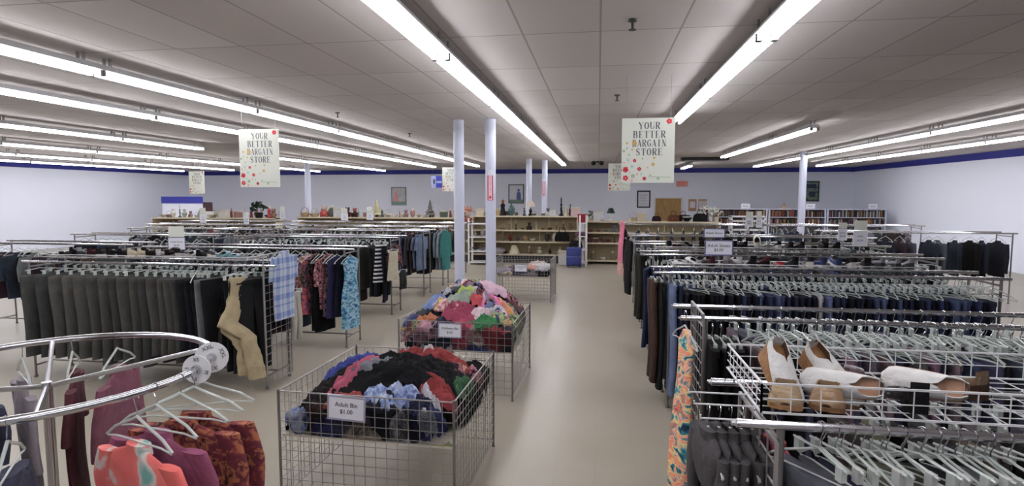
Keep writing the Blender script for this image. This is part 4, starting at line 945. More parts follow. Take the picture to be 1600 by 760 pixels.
# ------------------------------------------------------------------ shoes
def shoe_parts(kind):
    up = MB(); so = MB(); ln, n = .25, 12
    heel = {'wedge': .075, 'sneaker': .03, 'pump': .06, 'flat': .012}[kind]; toe = {'wedge': .022, 'sneaker': .026, 'pump': .006, 'flat': .008}[kind]
    W = lambda s: (1.12 if kind == 'wedge' else 1)*(.031 + .014*math.sin(min(1, s*1.25)*PI*.62))*(1 if s < .82 else math.sqrt(max(.02, 1-((s-.82)/.19)**2)))*(1 if s > .08 else .75+.25*s/.08)
    zs = lambda s: toe + (heel-toe)*max(0, 1-s/.62)**1.1
    top = {'wedge': .05, 'sneaker': .065, 'pump': .045, 'flat': .04}[kind]
    Hh = lambda s: (top*(1.05 - .35*s) if s < .55 else top*(.86-.0*s)*(1-((s-.55)/.47)**2*.75))
    gap = lambda s: (0 if s > .34 else .95*(1-max(0,(s-.16)/.18)**2) if s > .16 else .95) if kind == 'wedge' else 0 if s > .62 else .95*(1-max(0, (s-.4)/.22)**2) if s > .4 else .95
    rings = []
    for i in range(n+1):
        s = i/n; w_ = W(s); z = zs(s)
        rings.append([(-w_, s*ln, .0 if kind in ('wedge','sneaker') or s < .22 and kind == 'pump' else max(0, z-.006)), (w_, s*ln, .0 if kind in ('wedge','sneaker') or s < .22 and kind == 'pump' else max(0, z-.006)), (w_, s*ln, z), (-w_, s*ln, z)])
    so.loft(rings)
    for side in (-1, 1):
        vs = []; fs = []; m_ = 7
        for off in (0, .0035):
            for i in range(n+1):
                s = i/n
                for j in range(m_):
                    ph_ = (PI/2)*(1-gap(s)*.62)*j/(m_-1)
                    w_ = W(s)*.97-off; hh = Hh(s)-off
                    vs.append((side*w_*math.cos(ph_)**.7 if ph_ < PI/2-.01 else 0, s*ln + (.0 if i else off), zs(s)+hh*math.sin(ph_)))
        k0 = (n+1)*m_; ins = []
        for i in range(n):
            for j in range(m_-1):
                a = i*m_+j; q = (a, a+m_, a+m_+1, a+1); fs.append(q); ins.append(tuple(k0+x for x in q[::-1]))
            a = i*m_+m_-1; fs.append((a, a+m_, k0+a+m_, k0+a))
        up.m = 0; nb = len(up.v); up.add(vs, fs); up.m = 1; up.f += [tuple(nb+x for x in q) for q in ins]; up.mi += [1]*len(ins); up.m = 0
    # closed heel counter
    hc = [[(W(.04)*1.0*math.cos(t), .012-.014*math.sin(t), zs(0)+top*k_) for t in [PI*j/8 for j in range(9)]] for k_ in ((0,.3,.55) if kind == 'wedge' else (0,.5,1))]
    up.loft([[p for p in r_] for r_ in hc], cap=False)
    return up, so
SH = {}
M['lining'] = mat('brown_lining', (104,74,54), .8)
def shoe(kind, x, y, z, rx, ry, rz, ucol, scol, label, group, tipped=False):
    if kind not in SH:
        u, s = shoe_parts(kind); SH[kind] = (u.mesh('upper', [M['gloss'], M['lining']], 60), s.mesh('sole', M['tinted'], 40))
    nm = {'wedge':'wedge_shoe','sneaker':'sneaker','pump':'pump_shoe','flat':'flat_shoe'}[kind]
    o = put(nm, SH[kind][0], None, (x,y,z), (rx,ry,rz), ucol); tag(o, label, 'shoe', group)
    put('sole', SH[kind][1], o, color=scol); return o
# wire basket of shoes on top of the closest rack
t = thing('shoe_basket', 'long white wire basket full of shoes resting on the closest rack', 'basket', (.55, 1.99, 1.372))
b = MB()
wire_panel(b, (0,0,.0), (1,0,0), (0,0,1), 1.5, .10, 16, 2, .002, .0045)
b.build('front_panel', M['white_wire'], t, smooth=60)
b = MB(); wire_panel(b, (0,.52,.0), (1,0,0), (0,0,1), 1.5, .10, 16, 2, .002, .0045); b.build('back_panel', M['white_wire'], t, smooth=60)
b = MB(); wire_panel(b, (0,0,.0), (0,1,0), (0,0,1), .52, .10, 9, 3, .002, .0045); b.build('side_panel', M['white_wire'], t, smooth=60)
b = MB(); wire_panel(b, (1.5,0,.0), (0,1,0), (0,0,1), .52, .10, 9, 3, .002, .0045); b.build('side_panel', M['white_wire'], t, smooth=60)
b = MB(); wire_panel(b, (0,0,.0), (1,0,0), (0,1,0), 1.5, .52, 16, 8, .002, .003); b.build('base_grid', M['white_wire'], t, smooth=60)
t = thing('wire_shelf_arm', 'three chrome wire bars reaching over the dark grey tops', 'rail', (.36, 2.02, 1.33))
for y, x0 in ((0,0),(.14,.0),(.27,.0)): MB().tube([(x0,y,.012),(x0,y,0),(x0+.24,y,0)], .0035, 6).build('wire_bar', M['white_wire'], t)
WS, TS = (214,212,210), (150,108,68)
gs = 'white and tan wedge shoes in the basket'
SB = 1.378
for k, (x, y, z, rx, ry, rz, kd, uc, sc, lab) in enumerate([
  (.64,2.30,SB+.11,-.62,-.15,PI+.35,'wedge',WS,TS,'white wedge shoe standing heel up, first from the basket end'),
  (.66,2.10,SB+.002,.0,.0,PI-.3,'wedge',(150,126,98),TS,'tan crackled wedge shoe lying low under the first white one'),
  (.78,2.30,SB+.10,-.55,.25,PI+.55,'wedge',WS,TS,'white wedge shoe leaning toward the second tan one'),
  (.80,2.10,SB+.002,.0,.0,PI-.4,'wedge',(140,112,84),(120,84,52),'tan crackled wedge shoe lying under the second white one'),
  (.98,2.14,SB+.04,.1,-1.2,1.2,'wedge',WS,(196,150,120),'white wedge shoe on its side showing a tan inner'),
  (.84,2.40,SB+.0,.0,.0,-1.2,'flat',(110,96,102),(60,50,48),'mauve grey flat shoe behind the tipped white one'),
  (1.27,2.16,SB+.04,.1,-1.2,1.0,'wedge',WS,(190,146,118),'second tipped white wedge shoe beyond the first tipped one'),
  (.95,2.36,SB,.0,.1,.3,'flat',(130,110,116),(90,70,60),'dusty rose flat shoe at the rear of the basket'),
  (1.06,2.03,SB,.0,.0,-.1,'pump',(26,24,26),(20,18,20),'black pump at the front of the basket beside the white wedges'),
  (1.35,2.2,SB,.0,.0,.4,'pump',(110,90,70),(60,40,30),'brown pump farther along the basket')]):
    o = shoe(kd, x, y, z, rx, ry, rz, uc, sc, lab, gs)
    if lab.startswith('tan'): o.scale = (1.1, .42, .75)
# wire shelves of adult shoes above the racks
def shoe_shelf(x, y, z, L_, D_, label, s=1, rim=.03):
    t = thing('wire_shoe_shelf', label, 'shelf', (x, y, z), 0, 'wire shoe shelves above the racks')
    b = MB(); wire_panel(b, (0,0,0), (s,0,0), (0,1,0), L_, D_, 22, 7, .002, .0045); b.build('shelf_grid', M['wire'], t, smooth=60)
    b = MB(); b.tube([(0,0,0),(0,0,rim),(s*L_,0,rim),(s*L_,0,0)], .0045, 5); b.tube([(0,0,rim),(0,D_,rim),(s*L_,D_,rim),(s*L_,0,rim)], .004, 5); b.build('shelf_rim', M['white_wire'], t, smooth=60)
    for xx in (.05, L_-.05): MB().tube([(s*xx,D_/2,0),(s*xx,D_/2,-.06)], .006, 5).build('bracket', M['steel'], t)
shoe_shelf(.74, 5.84, 1.40, 2.3, .34, 'wire shoe shelf above the jeans rack', 1)
shoe_shelf(.74, 7.52, 1.42, 2.3, .40, 'wire shoe shelf above the rack behind the jeans', 1)
shoe_shelf(-3.75, 5.70, 1.40, 2.6, .38, 'wire shoe shelf above the grid-ended trouser rack', -1)
rr = random.Random(33)
SC = [((20,19,21),(14,14,16)),((26,22,24),(30,28,28)),((60,30,34),(24,20,20)),((130,130,136),(60,60,62)),((24,24,28),(160,150,140)),((190,186,186),(120,116,116)),((30,28,30),(190,186,180))]
def row(x0, x1, n, y, z, label, group, special={}):
    for k in range(n):
        u, s_ = rr.choice(SC[:3] if rr.random() < .45 else SC); kd = rr.choice(('pump','flat','pump','sneaker'))
        lab = None
        if k in special: kd, u, s_, lab = special[k]
        x = x0+(x1-x0)*(k+.5)/n
        tl = .55 if 'pointing up' in (lab or '') else rr.choice((0,0,.18))
        shoe(kd, x, y+rr.uniform(0,.03), z, tl, 0, rr.uniform(-.35,.35), u, s_, lab or '%s %s, %s %s' % (colname(u), kd if kd == 'sneaker' else kd + ' shoe', ordw(k+1), label), group)
row(.80, 3.0, 17, 5.88, 1.405, 'from the aisle on the shelf above the jeans rack', 'shoes above the jeans rack',
    {0:('flat',(196,192,192),(90,90,92),'white strappy flat shoe at the aisle end of the shoe shelf over the jeans'),1:('flat',(200,196,196),(30,28,30),'second white strappy flat shoe over the jeans rack'),3:('pump',(150,144,150),(110,104,108),'silver pump on the shoe shelf over the jeans'),
     6:('pump',(70,30,34),(30,20,20),'wine red pump on the shoe shelf over the jeans'),7:('flat',(150,30,42),(60,20,24),'bright red flat shoe below the adult shoes sign'),10:('sneaker',(44,54,90),(190,190,196),'navy sneaker on the shoe shelf over the jeans'),11:('sneaker',(44,54,90),(190,190,196),'second navy sneaker beside the first over the jeans')})
row(.84, 3.0, 16, 7.60, 1.425, 'from the aisle on the shelf behind the jeans rack', 'shoes behind the jeans rack',
    {8:('sneaker',(206,202,190),(60,52,44),'large cream sneaker pointing up behind the adult shoes signs')})
row(-3.95, -6.2, 18, 5.76, 1.405, 'from the aisle on the shelf above the trouser rack', 'shoes above the trouser rack',
    {0:('flat',(110,150,160),(80,90,100),'pale teal flat shoe nearest the plaid shirt'),1:('flat',(110,150,160),(80,90,100),'second pale teal flat shoe near the plaid shirt'),2:('flat',(210,206,200),(40,40,40),'white flat shoe among the blacks over the trouser rack'),
     9:('pump',(206,194,170),(190,176,150),'cream pump above the trouser rack'),10:('pump',(206,194,170),(190,176,150),'second cream pump above the trouser rack')})

# ------------------------------------------------------------------ small signs on the racks
VB = mat('violet_holder', (96,96,130), .4)
GP = 'price signs standing on the racks'
price_sign(1.24, 6.20, 1.48, .283, .161, ['Adult Shoes','$5.00'], 'larger white adult shoes price sign above the jeans rack', 0, 0, (.046,.042), VB, .10, None, GP)
price_sign(1.53, 7.96, 1.54, .275, .128, ['Adult Shoes'], 'smaller adult shoes sign peeking out behind the larger one', 0, 0, (.044,), VB, .19, None, GP)
price_sign(-4.92, 6.12, 1.46, .19, .15, ['Adult Shoes','$5.00'], 'white price sign with topper standing over the trouser rack', .3, 0, (.028,.028), VB, .1, .13, GP)
for x, y, z, w_, h_, tp, lab in [(2.87,11.6,1.50,.14,.17,.12,'white price card with cream topper, nearer of a pair past the cream sneaker'),(3.15,12.0,1.47,.10,.18,.13,'narrow white price card with topper, farther of the pair past the cream sneaker'),
    (3.25,8.3,1.50,.11,.15,.08,'narrow price card standing beside the far slim column'),(3.60,8.6,1.40,.17,.20,.13,'broad white price card with cream topper past the slim column'),
    (-9.1,12.2,1.47,.16,.2,.14,'white price card beside the dark plant'),(-7.35,11.2,1.5,.12,.16,.1,'white price card past the plant, nearer'),(-8.1,13.9,1.5,.14,.18,.14,'white price card next to the slim far column'),(-5.6,13.6,1.5,.16,.18,.14,'white card above the striped skirt rack'),(-6.4,13.9,1.47,.18,.17,.13,'wide white card above the dress rack')]:
    yr = 13.46 if (x > -7 and y > 13) else min((11.46, 7.96, 11.96, 11.5, 13.66, 13.46), key=lambda q: abs(q-y) + (9 if (q > 11.4 and q < 11.47) != (x > 0 and y > 10) else 0) + (9 if (q == 7.96) != (x > 0 and y < 10) else 0)); k_ = yr/y
    price_sign(x*k_, yr, 2.1+(z-2.1)*k_, w_, h_, ['Adult','$3.00'], lab, 0, 0, (.03,.03), M['white'], 2.1+(z-2.1)*k_-1.36, tp, GP)

# ------------------------------------------------------------------ shelving at the back
def shelving(x0, x1, y, dp, top, levels, label, kick=True, frame_m='cream', ends=True, group='cream shelving units', back=True):
    t = thing('shelving_unit', label, 'shelving', (x0, y, 0), 0, group); W_ = x1-x0
    fm = M[frame_m]
    if back: MB().box((0,dp-.03,0),(W_,dp,top)).build('back_panel', M['creamback'], t, smooth=None)
    for k, z in enumerate(levels):
        MB().box((0,0,z-.035),(W_,dp-.03,z)).box((0,-.012,z-.04),(W_,0,z+.004)).build('shelf_board', fm, t, smooth=None)
    if kick: MB().box((0,.03,0),(W_,.05,levels[-1]-.04)).build('kick_board', M['black'], t, smooth=None)
    if ends:
        for x in (0, W_-.03): MB().box((x,0,0),(x+.03,dp,top)).build('side_panel', fm, t, smooth=None)
    n_ = int(W_//1.22)
    for k in range(1, n_+1):
        if k*1.22 < W_-.1: MB().box((k*1.22-.012,dp-.045,0),(k*1.22+.012,dp-.028,top)).build('upright', fm, t, smooth=None)
    return t
shelving(-3.98, -.62, 17.8, .5, 1.47, [1.47,1.03,.67,.27], 'cream four-shelf unit behind the columns at the end of the aisle')
shelving(-14.2, -9.9, 16.6, .5, 1.40, [1.40,1.02,.62,.25], 'cream shelving unit closest to the partition')
shelving(-9.85, -4.05, 17.8, .5, 1.40, [1.40,1.03,.67,.27], 'cream shelving unit behind the skirt and denim racks')
shelving(-.42, 3.6, 17.8, .5, 1.32, [1.32,.98,.66,.12], 'cream shelving unit between the suitcase and the bookcases', kick=False)
# slim white display stands
def white_stand(x0, y, w_, dp, h_, levels, label):
    t = thing('display_stand', label, 'stand', (x0, y, 0), 0)
    for x in (0, w_-.05): MB().box((x,0,0),(x+.05,.04,h_)).box((x,dp-.04,0),(x+.05,dp,h_)).build('upright', M['white'], t, smooth=None)
    for z in levels: MB().box((.05,0,z-.025),(w_-.05,dp,z)).build('shelf_board', M['white'], t, smooth=None)
white_stand(-3.92, 17.1, .62, .55, 1.42, [.08,.42,.85,1.25], 'white shelf stand between the twin columns')
white_stand(-.56, 17.15, .24, .6, 1.52, [.1,.5,.9,1.3], 'white end stand behind the blue suitcase')

def kn(kind, x, y, z, s, col, label, col2=None, cat=None, name=None, group='goods along the shelf tops'):
    nm, ct = {'vase':('vase','vase'),'bowl':('bowl','bowl'),'lamp':('table_lamp','lamp'),'box':('gift_box','box'),'candle':('candlestick','candlestick'),'bear':('soft_toy','toy'),'tree':('miniature_tree','decoration'),'basket':('wicker_basket','basket'),'figure':('figurine','figurine'),'plant':('potted_plant','plant'),'bottle':('bottle','bottle'),'shade':('lamp_shade_cone','lampshade'),'bag':('handbag','bag'),'flowers':('flower_bunch','flowers'),'urn':('urn','urn'),'pillow':('folded_blanket','blanket')}[kind]
    t = thing(nm, label, ct, (x,y,z), 0, group)
    def P(nm_, b, c, m='gloss'):
        o = b.build(nm_, M[m], t); o.color = lin(c)+(1,); return o
    c2 = col2 or (200,190,170)
    if kind == 'vase': P('vessel', MB().lathe([(.04*s,0),(.075*s,.08*s),(.08*s,.13*s),(.03*s,.2*s),(.045*s,.25*s)],14), col); P('mouth_rim', MB().lathe([(.047*s,.245*s),(.05*s,.255*s)],14), c2)
    elif kind == 'urn': P('vessel', MB().lathe([(.05*s,0),(.09*s,.1*s),(.095*s,.2*s),(.05*s,.28*s)],14), col); P('lid', MB().lathe([(.055*s,.28*s),(.03*s,.32*s),(.012*s,.35*s)],12), c2)
    elif kind == 'bowl': P('bowl_body', MB().lathe([(.04*s,0),(.06*s,.02*s),(.12*s,.09*s),(.11*s,.09*s),(.05*s,.03*s)],16), col); P('foot_ring', MB().lathe([(.045*s,0),(.045*s,.01*s)],12), c2)
    elif kind == 'lamp': P('lamp_base', MB().lathe([(.06*s,0),(.07*s,.03*s),(.03*s,.07*s),(.05*s,.14*s),(.012*s,.22*s),(.012*s,.3*s)],12), col); P('lamp_shade', MB().lathe([(.14*s,.25*s),(.07*s,.42*s)],16), c2, 'tinted')
    elif kind == 'shade': P('cone', MB().lathe([(.24*s,0),(.12*s,.3*s),(.07*s,.36*s)],18), col, 'tinted')
    elif kind == 'box': P('carton', MB().box((-.1*s,-.07*s,0),(.1*s,.07*s,.16*s)), col, 'tinted'); P('lid', MB().box((-.105*s,-.075*s,.16*s),(.105*s,.075*s,.19*s)), c2, 'tinted')
    elif kind == 'candle': P('stick', MB().lathe([(.05*s,0),(.055*s,.02*s),(.015*s,.05*s),(.022*s,.15*s),(.012*s,.2*s),(.03*s,.24*s)],12), col); P('candle', MB().lathe([(.014*s,.24*s),(.013*s,.38*s)],8), c2, 'tinted')
    elif kind == 'bear':
        P('body', MB().ball((0,0,.08*s),.08*s).ball((-.07*s,-.04*s,.03*s),.035*s).ball((.07*s,-.04*s,.03*s),.035*s).ball((-.085*s,-.02*s,.1*s),.03*s).ball((.085*s,-.02*s,.1*s),.03*s), col, 'fabric')
        P('head', MB().ball((0,0,.2*s),.06*s).ball((-.045*s,0,.25*s),.02*s).ball((.045*s,0,.25*s),.02*s).ball((0,-.055*s,.19*s),.022*s), c2 if col2 else col, 'fabric')
    elif kind == 'tree':
        P('trunk', MB().lathe([(.04*s,0),(.02*s,.06*s)],8), (80,60,50), 'tinted'); b = MB()
        for q in range(4): b.lathe([((.12-.025*q)*s,(.06+.08*q)*s),(.01*s,(.18+.08*q)*s)],11)
        P('branches', b, col, 'fabric')
    elif kind == 'basket':
        P('basket_body', MB().lathe([(.09*s,0),(.12*s,.1*s),(.11*s,.1*s),(.085*s,.01*s)],14), col, 'fabric'); P('handle', MB().tube([(-.11*s,0,.1*s),(-.08*s,0,.2*s),(0,0,.24*s),(.08*s,0,.2*s),(.11*s,0,.1*s)],.008*s,5), c2, 'fabric')
    elif kind == 'figure': P('robe', MB().lathe([(.06*s,0),(.05*s,.05*s),(.035*s,.14*s),(.045*s,.19*s),(.015*s,.22*s)],12), col); P('head', MB().ball((0,0,.25*s),.032*s), c2)
    elif kind == 'bottle': P('glass', MB().lathe([(.035*s,0),(.04*s,.02*s),(.04*s,.17*s),(.014*s,.23*s),(.014*s,.3*s)],12), col); P('cap', MB().lathe([(.017*s,.3*s),(.017*s,.33*s)],8), c2)
    elif kind in ('plant','flowers'):
        P('pot', MB().lathe([(.06*s,0),(.08*s,.12*s),(.07*s,.12*s)],12), c2); b = MB(); r_ = random.Random(int(abs(x)*100))
        for q in range(46):
            a, e, R_ = r_.uniform(0,6.28), r_.uniform(-.1,1.4), .2*s*r_.uniform(.45,1)
            c = Vector((R_*math.cos(a)*math.cos(e), R_*math.sin(a)*math.cos(e), .16*s+R_*math.sin(e)*.9)); d_ = Vector((r_.uniform(-1,1),r_.uniform(-1,1),r_.uniform(-1,1))).normalized()*.055*s; u_ = d_.orthogonal().normalized()*.028*s
            b.add([c-d_, c+u_, c+d_, c-u_], [(0,1,2,3)])
        P('leaves' if kind == 'plant' else 'petals', b, col, 'tinted')
    elif kind == 'bag': P('bag_body', MB().loft([[(.16*s*a*cx,.07*s*b_,z_*s) for cx,b_ in ((-1,-1),(1,-1),(1,1),(-1,1))] for a,z_ in ((1,0),(1.05,.06),(.9,.16),(.6,.2))]), col, 'fabric'); P('handle', MB().tube([(-.08*s,0,.19*s),(-.05*s,0,.3*s),(.05*s,0,.3*s),(.08*s,0,.19*s)],.01*s,5), c2, 'fabric')
    elif kind == 'pillow':
        P('folded_cloth', MB().loft([ring(0,0,.13*s,.22*s,18,1,0,.04), ring(0,0,.15*s,.25*s,18,1,.04*s,.06), ring(0,0,.14*s,.24*s,18,2,.10*s,.08), ring(0,0,.08*s,.14*s,18,2,.15*s,.1)]), col, 'fabric')
    return t
# tops: each entry kind, x, y, z, scale, colour, second colour, label
T1, T2, T3, T0 = 1.474, 1.404, 1.324, 1.404
KN = [
 ('box',-3.70,17.95,T1,1.2,(206,196,170),None,'cream carton at the white stand end of the column shelving top'),
 ('basket',-3.45,17.95,T1,1.0,(190,180,130),None,'pale straw basket on the column shelving top'),
 ('box',-3.1,18.0,T1,1.1,(176,150,110),None,'low tan carton on the column shelving top'),
 ('figure',-2.98,17.95,T1,1.8,(30,28,30),(150,90,50),'tall black figure with rust base on the column shelving top'),
 ('urn',-2.70,17.95,T1,1.1,(76,104,104),(60,90,90),'grey green jar on the column shelving top'),
 ('lamp',-2.1,17.95,T1,1.1,(20,18,20),(196,180,170),'black and white lamp between the slim far columns'),
 ('candle',-2.3,17.95,T1,1.0,(60,50,50),None,'small candlestick beside the black and white lamp'),
 ('bear',-1.55,17.95,T1,.9,(214,212,214),(96,90,110),'white toy with grey head right of the slim columns'),
 ('box',-1.40,17.95,T1,1.0,(206,206,208),None,'low white carton next to the white toy'),
 ('candle',-1.14,17.95,T1,1.5,(26,24,28),(50,50,60),'tall black candlestick on the column shelving top'),
 ('figure',-.98,17.95,T1,1.0,(200,190,150),None,'cream figurine between the dark candlestick and dark bottle'),
 ('bottle',-.86,17.95,T1,1.1,(60,40,36),(40,30,30),'dark brown bottle on the column shelving top'),
 ('box',-.70,17.95,T1,1.4,(206,176,176),None,'pink white carton above the suitcase'),
 # left run
 ('bear',-4.3,17.95,T2,1.4,(120,66,50),(96,40,36),'brown reddish soft toy beside the thick column'),
 ('figure',-4.55,17.95,T2,1.1,(180,150,120),None,'tan figurine beside the reddish toy'),
 ('bear',-3.95,17.3,1.255,1.3,(150,60,46),(190,170,150),'rust toy on the white stand between the twin columns'),
 ('flowers',-4.12,17.95,T2,1.1,(190,120,96),(200,190,170),'peach flower bunch between the twin columns'),
 ('tree',-5.35,17.95,T2,1.35,(112,108,104),None,'grey miniature tree on the long shelving'),
 ('candle',-5.72,17.95,T2,.5,(60,60,50),None,'small dark candle holder by the grey tree'),
 ('vase',-6.3,17.95,T2,.7,(180,176,160),None,'small pale vase mid long shelving'),
 ('bowl',-6.7,17.95,T2,.9,(190,180,150),None,'pale bowl mid long shelving'),
 ('tree',-7.15,17.95,T2,1.35,(196,184,130),(200,160,120),'straw coloured cone tree below the grey framed poster'),
 ('bear',-7.9,17.95,T2,1.1,(60,36,28),(150,66,36),'dark brown toy with orange head below the grey framed poster'),
 ('bear',-8.15,17.95,T2,1.2,(96,40,34),(80,36,30),'maroon toy beside the orange headed toy'),
 ('box',-8.45,17.95,T2,1.5,(214,214,216),None,'white carton beside the maroon toy'),
 ('urn',-8.7,17.95,T2,1.1,(90,100,90),None,'grey green urn on the long shelving'),
 ('bear',-8.95,17.95,T2,1.4,(196,60,50),(206,180,160),'red and cream toy on the long shelving'),
 ('basket',-9.3,17.95,T2,1.2,(196,170,120),None,'straw basket on the long shelving'),
 ('basket',-9.65,17.95,T2,1.3,(186,150,100),(150,80,50),'tan basket at the end of the long shelving'),
 # far left run (closer unit)
 ('bear',-10.05,16.75,T0,1.1,(150,110,90),None,'tan toy beyond the slim left-side column'),
 ('figure',-10.2,16.75,T0,1.3,(196,60,60),(210,190,180),'red and white figurine near the dark plant'),
 ('plant',-10.55,16.75,T0-.02,1.6,(24,40,26),(40,44,36),'dark green bushy plant on the shelving near the partition'),
 ('box',-11.75,16.75,T0,1.3,(214,210,196),None,'white canister box on the shelving near the partition'),
 ('bowl',-12.2,16.75,T0,1.1,(200,196,170),None,'cream bowl on the shelving near the partition'),
 ('vase',-12.6,16.75,T0,.9,(150,160,150),None,'pale green vase on the shelving near the partition'),
 ('bottle',-12.9,16.75,T0,.7,(150,150,140),None,'clear grey bottle on the shelving near the partition'),
 ('bowl',-13.9,16.75,T0,1.0,(196,190,180),None,'last pale bowl on the shelving near the partition'),
 # right run tops
 ('plant',-.22,17.95,T3,.9,(90,100,80),(190,180,150),'small grey green plant at the start of the shelving past the suitcase'),
 ('box',.0,17.95,T3,1.5,(206,206,210),None,'white carton under a dark tray past the suitcase'),
 ('lamp',.38,17.95,T3,.95,(214,212,206),(30,46,42),'white lamp with dark green shade past the suitcase'),
 ('bear',.12,17.85,T3,.6,(220,218,214),None,'small white toy beside the dark shaded lamp'),
 ('basket',1.05,17.95,T3,1.1,(200,186,150),None,'cream wicker basket past the pink robe'),
 ('box',1.3,17.95,T3,1.3,(196,180,160),None,'pale carton past the pink robe'),
 ('bag',1.75,17.95,T3,.8,(50,28,34),(40,24,28),'dark plum handbag below the framed notice'),
 ('bag',2.25,17.95,T3,1.0,(110,60,30),(60,40,30),'brown handbag in front of the wooden door'),
 ('box',2.62,17.95,T3,1.0,(200,204,196),(40,50,36),'white box with dark lid in front of the wooden door'),
 ('bowl',2.62,17.8,T3,1.4,(24,22,24),None,'black bowl in front of the wooden door'),
 ('bag',2.55,18.1,T3,1.0,(90,26,34),(70,24,30),'wine red handbag in front of the door frame'),
 ('figure',3.22,17.95,T3,1.3,(90,50,60),(60,30,36),'plum figure before the notice boards'),
 ('bag',3.02,17.9,T3,1.2,(24,24,26),(30,30,30),'large black handbag at the end of the shelving'),
]
for kd, x, y, z, s, c, c2, lab in KN: kn(kd, x, y, z, s, c, lab.replace('right of', 'past').replace('left-side ', ''), c2)
rr = random.Random(70)
for k in range(46):
    x = -14.0 + 9.6*(k+.5)/46 + rr.uniform(-.05,.05); y, z = (16.95, T0) if x < -9.95 else (18.12, T2)
    kd = rr.choice(['bowl','vase','box','candle','basket','figure','urn','bear','bottle']); c = rr.choice([(196,188,160),(130,70,60),(206,200,190),(120,80,60),(190,160,110),(160,170,160),(80,90,80),(150,112,104)])
    kn(kd, x, y, z, rr.uniform(.7,1.1), c, 'small %s tinted %s, %s in the back line on the long cream shelf tops' % ({'bear':'soft toy','figure':'figurine','candle':'candlestick','box':'carton','urn':'lidded jar'}.get(kd, kd), 'rust' if c[0] > 140 and c[2] < 70 else 'cream' if c[0] > 180 else 'drab', ordw(k+1)))
for k in range(9):
    x = -3.3 + 2.6*(k+.5)/9; kd = rr.choice(['bowl','candle','box','figure','basket']); c = rr.choice([(196,188,160),(206,200,190),(140,70,60),(120,110,100)])
    kn(kd, x, 18.15, T1, rr.uniform(.5,.8), c, 'tiny %s, %s in the back line on the column shelving top' % ({'box':'carton','candle':'candlestick','figure':'figurine'}.get(kd, kd), ordw(k+1)))
# goods on the inner shelves
rr = random.Random(77)
INN = []
def inner(x0, x1, n, y, z, where, pal):
    for k in range(n):
        kd = rr.choice(['bowl','vase','box','candle','basket','bowl','urn','bear']); c = rr.choice(pal); s = rr.uniform(.6, .95)
        x = x0+(x1-x0)*(k+.5)/n
        kn(kd, x, y, z, s, c, '%s %s, %s along %s' % (shade(c), {'vase':'vase','bowl':'bowl','box':'carton','candle':'candlestick','basket':'basket','urn':'lidded jar','bear':'soft toy'}[kd], ordw(k+1), where), group='goods on the inner shelves')
def shade(c):
    m_ = sum(c)/3
    return 'pale' if m_ > 170 else 'reddish' if c[0] > c[2]+50 and c[1] < 110 else 'tan' if c[0] > c[2]+30 else 'dark' if m_ < 80 else 'grey'
PAL = [(200,194,176),(120,100,80),(60,56,54),(170,160,150),(90,84,80),(150,120,90),(206,200,190),(110,50,44)]
inner(-3.1, -.75, 11, 17.98, 1.034, 'the second shelf behind the columns', PAL)
inner(-3.1, -.75, 10, 17.98, .674, 'the third shelf behind the columns', PAL)
inner(-2.3, -1.0, 4, 17.98, .274, 'the bottom shelf behind the columns', PAL)
kn('shade', -2.62, 17.98, .274, .75, (214,204,176), 'cream cone lampshade on the bottom shelf behind the columns')
kn('pillow', -3.25, 17.98, .274, 1.3, (176,168,172), 'pale folded blanket on the bottom shelf beside the twin columns')
kn('bowl', -2.9, 17.95, .274, .7, (50,40,40), 'small dark bowl beside the cream lampshade')
inner(-.35, .6, 4, 17.98, .984, 'the second shelf past the suitcase', [(120,120,130),(206,206,214),(60,60,80),(140,80,86)])
inner(-.35, .6, 5, 17.98, .664, 'the third shelf past the suitcase', [(110,60,66),(130,90,96),(80,60,60)])
inner(-.3, .6, 3, 17.98, .124, 'the bottom shelf past the suitcase', [(214,214,208),(120,110,90)])
inner(-9.6, -4.3, 10, 17.98, 1.034, 'the second shelf of the long shelving', PAL)
inner(-14.0, -10.0, 14, 16.78, 1.024, 'the second shelf near the partition', PAL+[(176,120,110),(96,96,130)])
inner(-3.85, -3.4, 2, 17.35, .425, 'the low shelf of the white stand', [(120,116,116),(60,60,60)])
inner(-3.85, -3.4, 2, 17.35, .855, 'the middle shelf of the white stand', [(140,136,136),(110,106,106)])
# suitcase and bags by the white stand
t = thing('rolling_suitcase', 'royal blue upright suitcase standing at the end of the aisle', 'suitcase', (-.69, 16.9, 0))
def rbox(x0,x1,y0,y1,z0,z1,r,zs):
    pts = []
    for cx_, cy_, a0 in ((x1-r,y1-r,0),(x0+r,y1-r,90),(x0+r,y0+r,180),(x1-r,y0+r,270)):
        pts += [(cx_+r*math.cos(math.radians(a0+q*30)), cy_+r*math.sin(math.radians(a0+q*30))) for q in range(4)]
    mx_, my_ = (x0+x1)/2, (y0+y1)/2
    return [[(mx_+(x-mx_)*s, my_+(y-my_)*s, z) for x, y in pts] for z, s in zs]
BL = mat('suitcase_nylon', (34,46,112), .55, bump=(60,.3))
MB().loft(rbox(-.22,.22,-.13,.13,0,.6,.05,[(.05,.9),(.07,1),(.53,1),(.57,.97),(.59,.85)])).build('shell', BL, t)
MB().loft(rbox(-.17,.17,-.165,-.12,0,.6,.02,[(.1,.95),(.12,1),(.3,1),(.32,.9)])).loft(rbox(-.17,.17,-.16,-.12,0,.6,.02,[(.35,.95),(.37,1),(.48,1),(.5,.9)])).build('pocket', BL, t)
MB().tube([(-.09,.08,.58),(-.09,.08,.72),(.09,.08,.72),(.09,.08,.58)], .008, 6).build('pull_handle', M['dark_metal'], t)
MB().tube([(-.06,-.03,.59),(-.04,-.03,.615),(.04,-.03,.615),(.06,-.03,.59)], .01, 6).build('grip', M['black'], t)
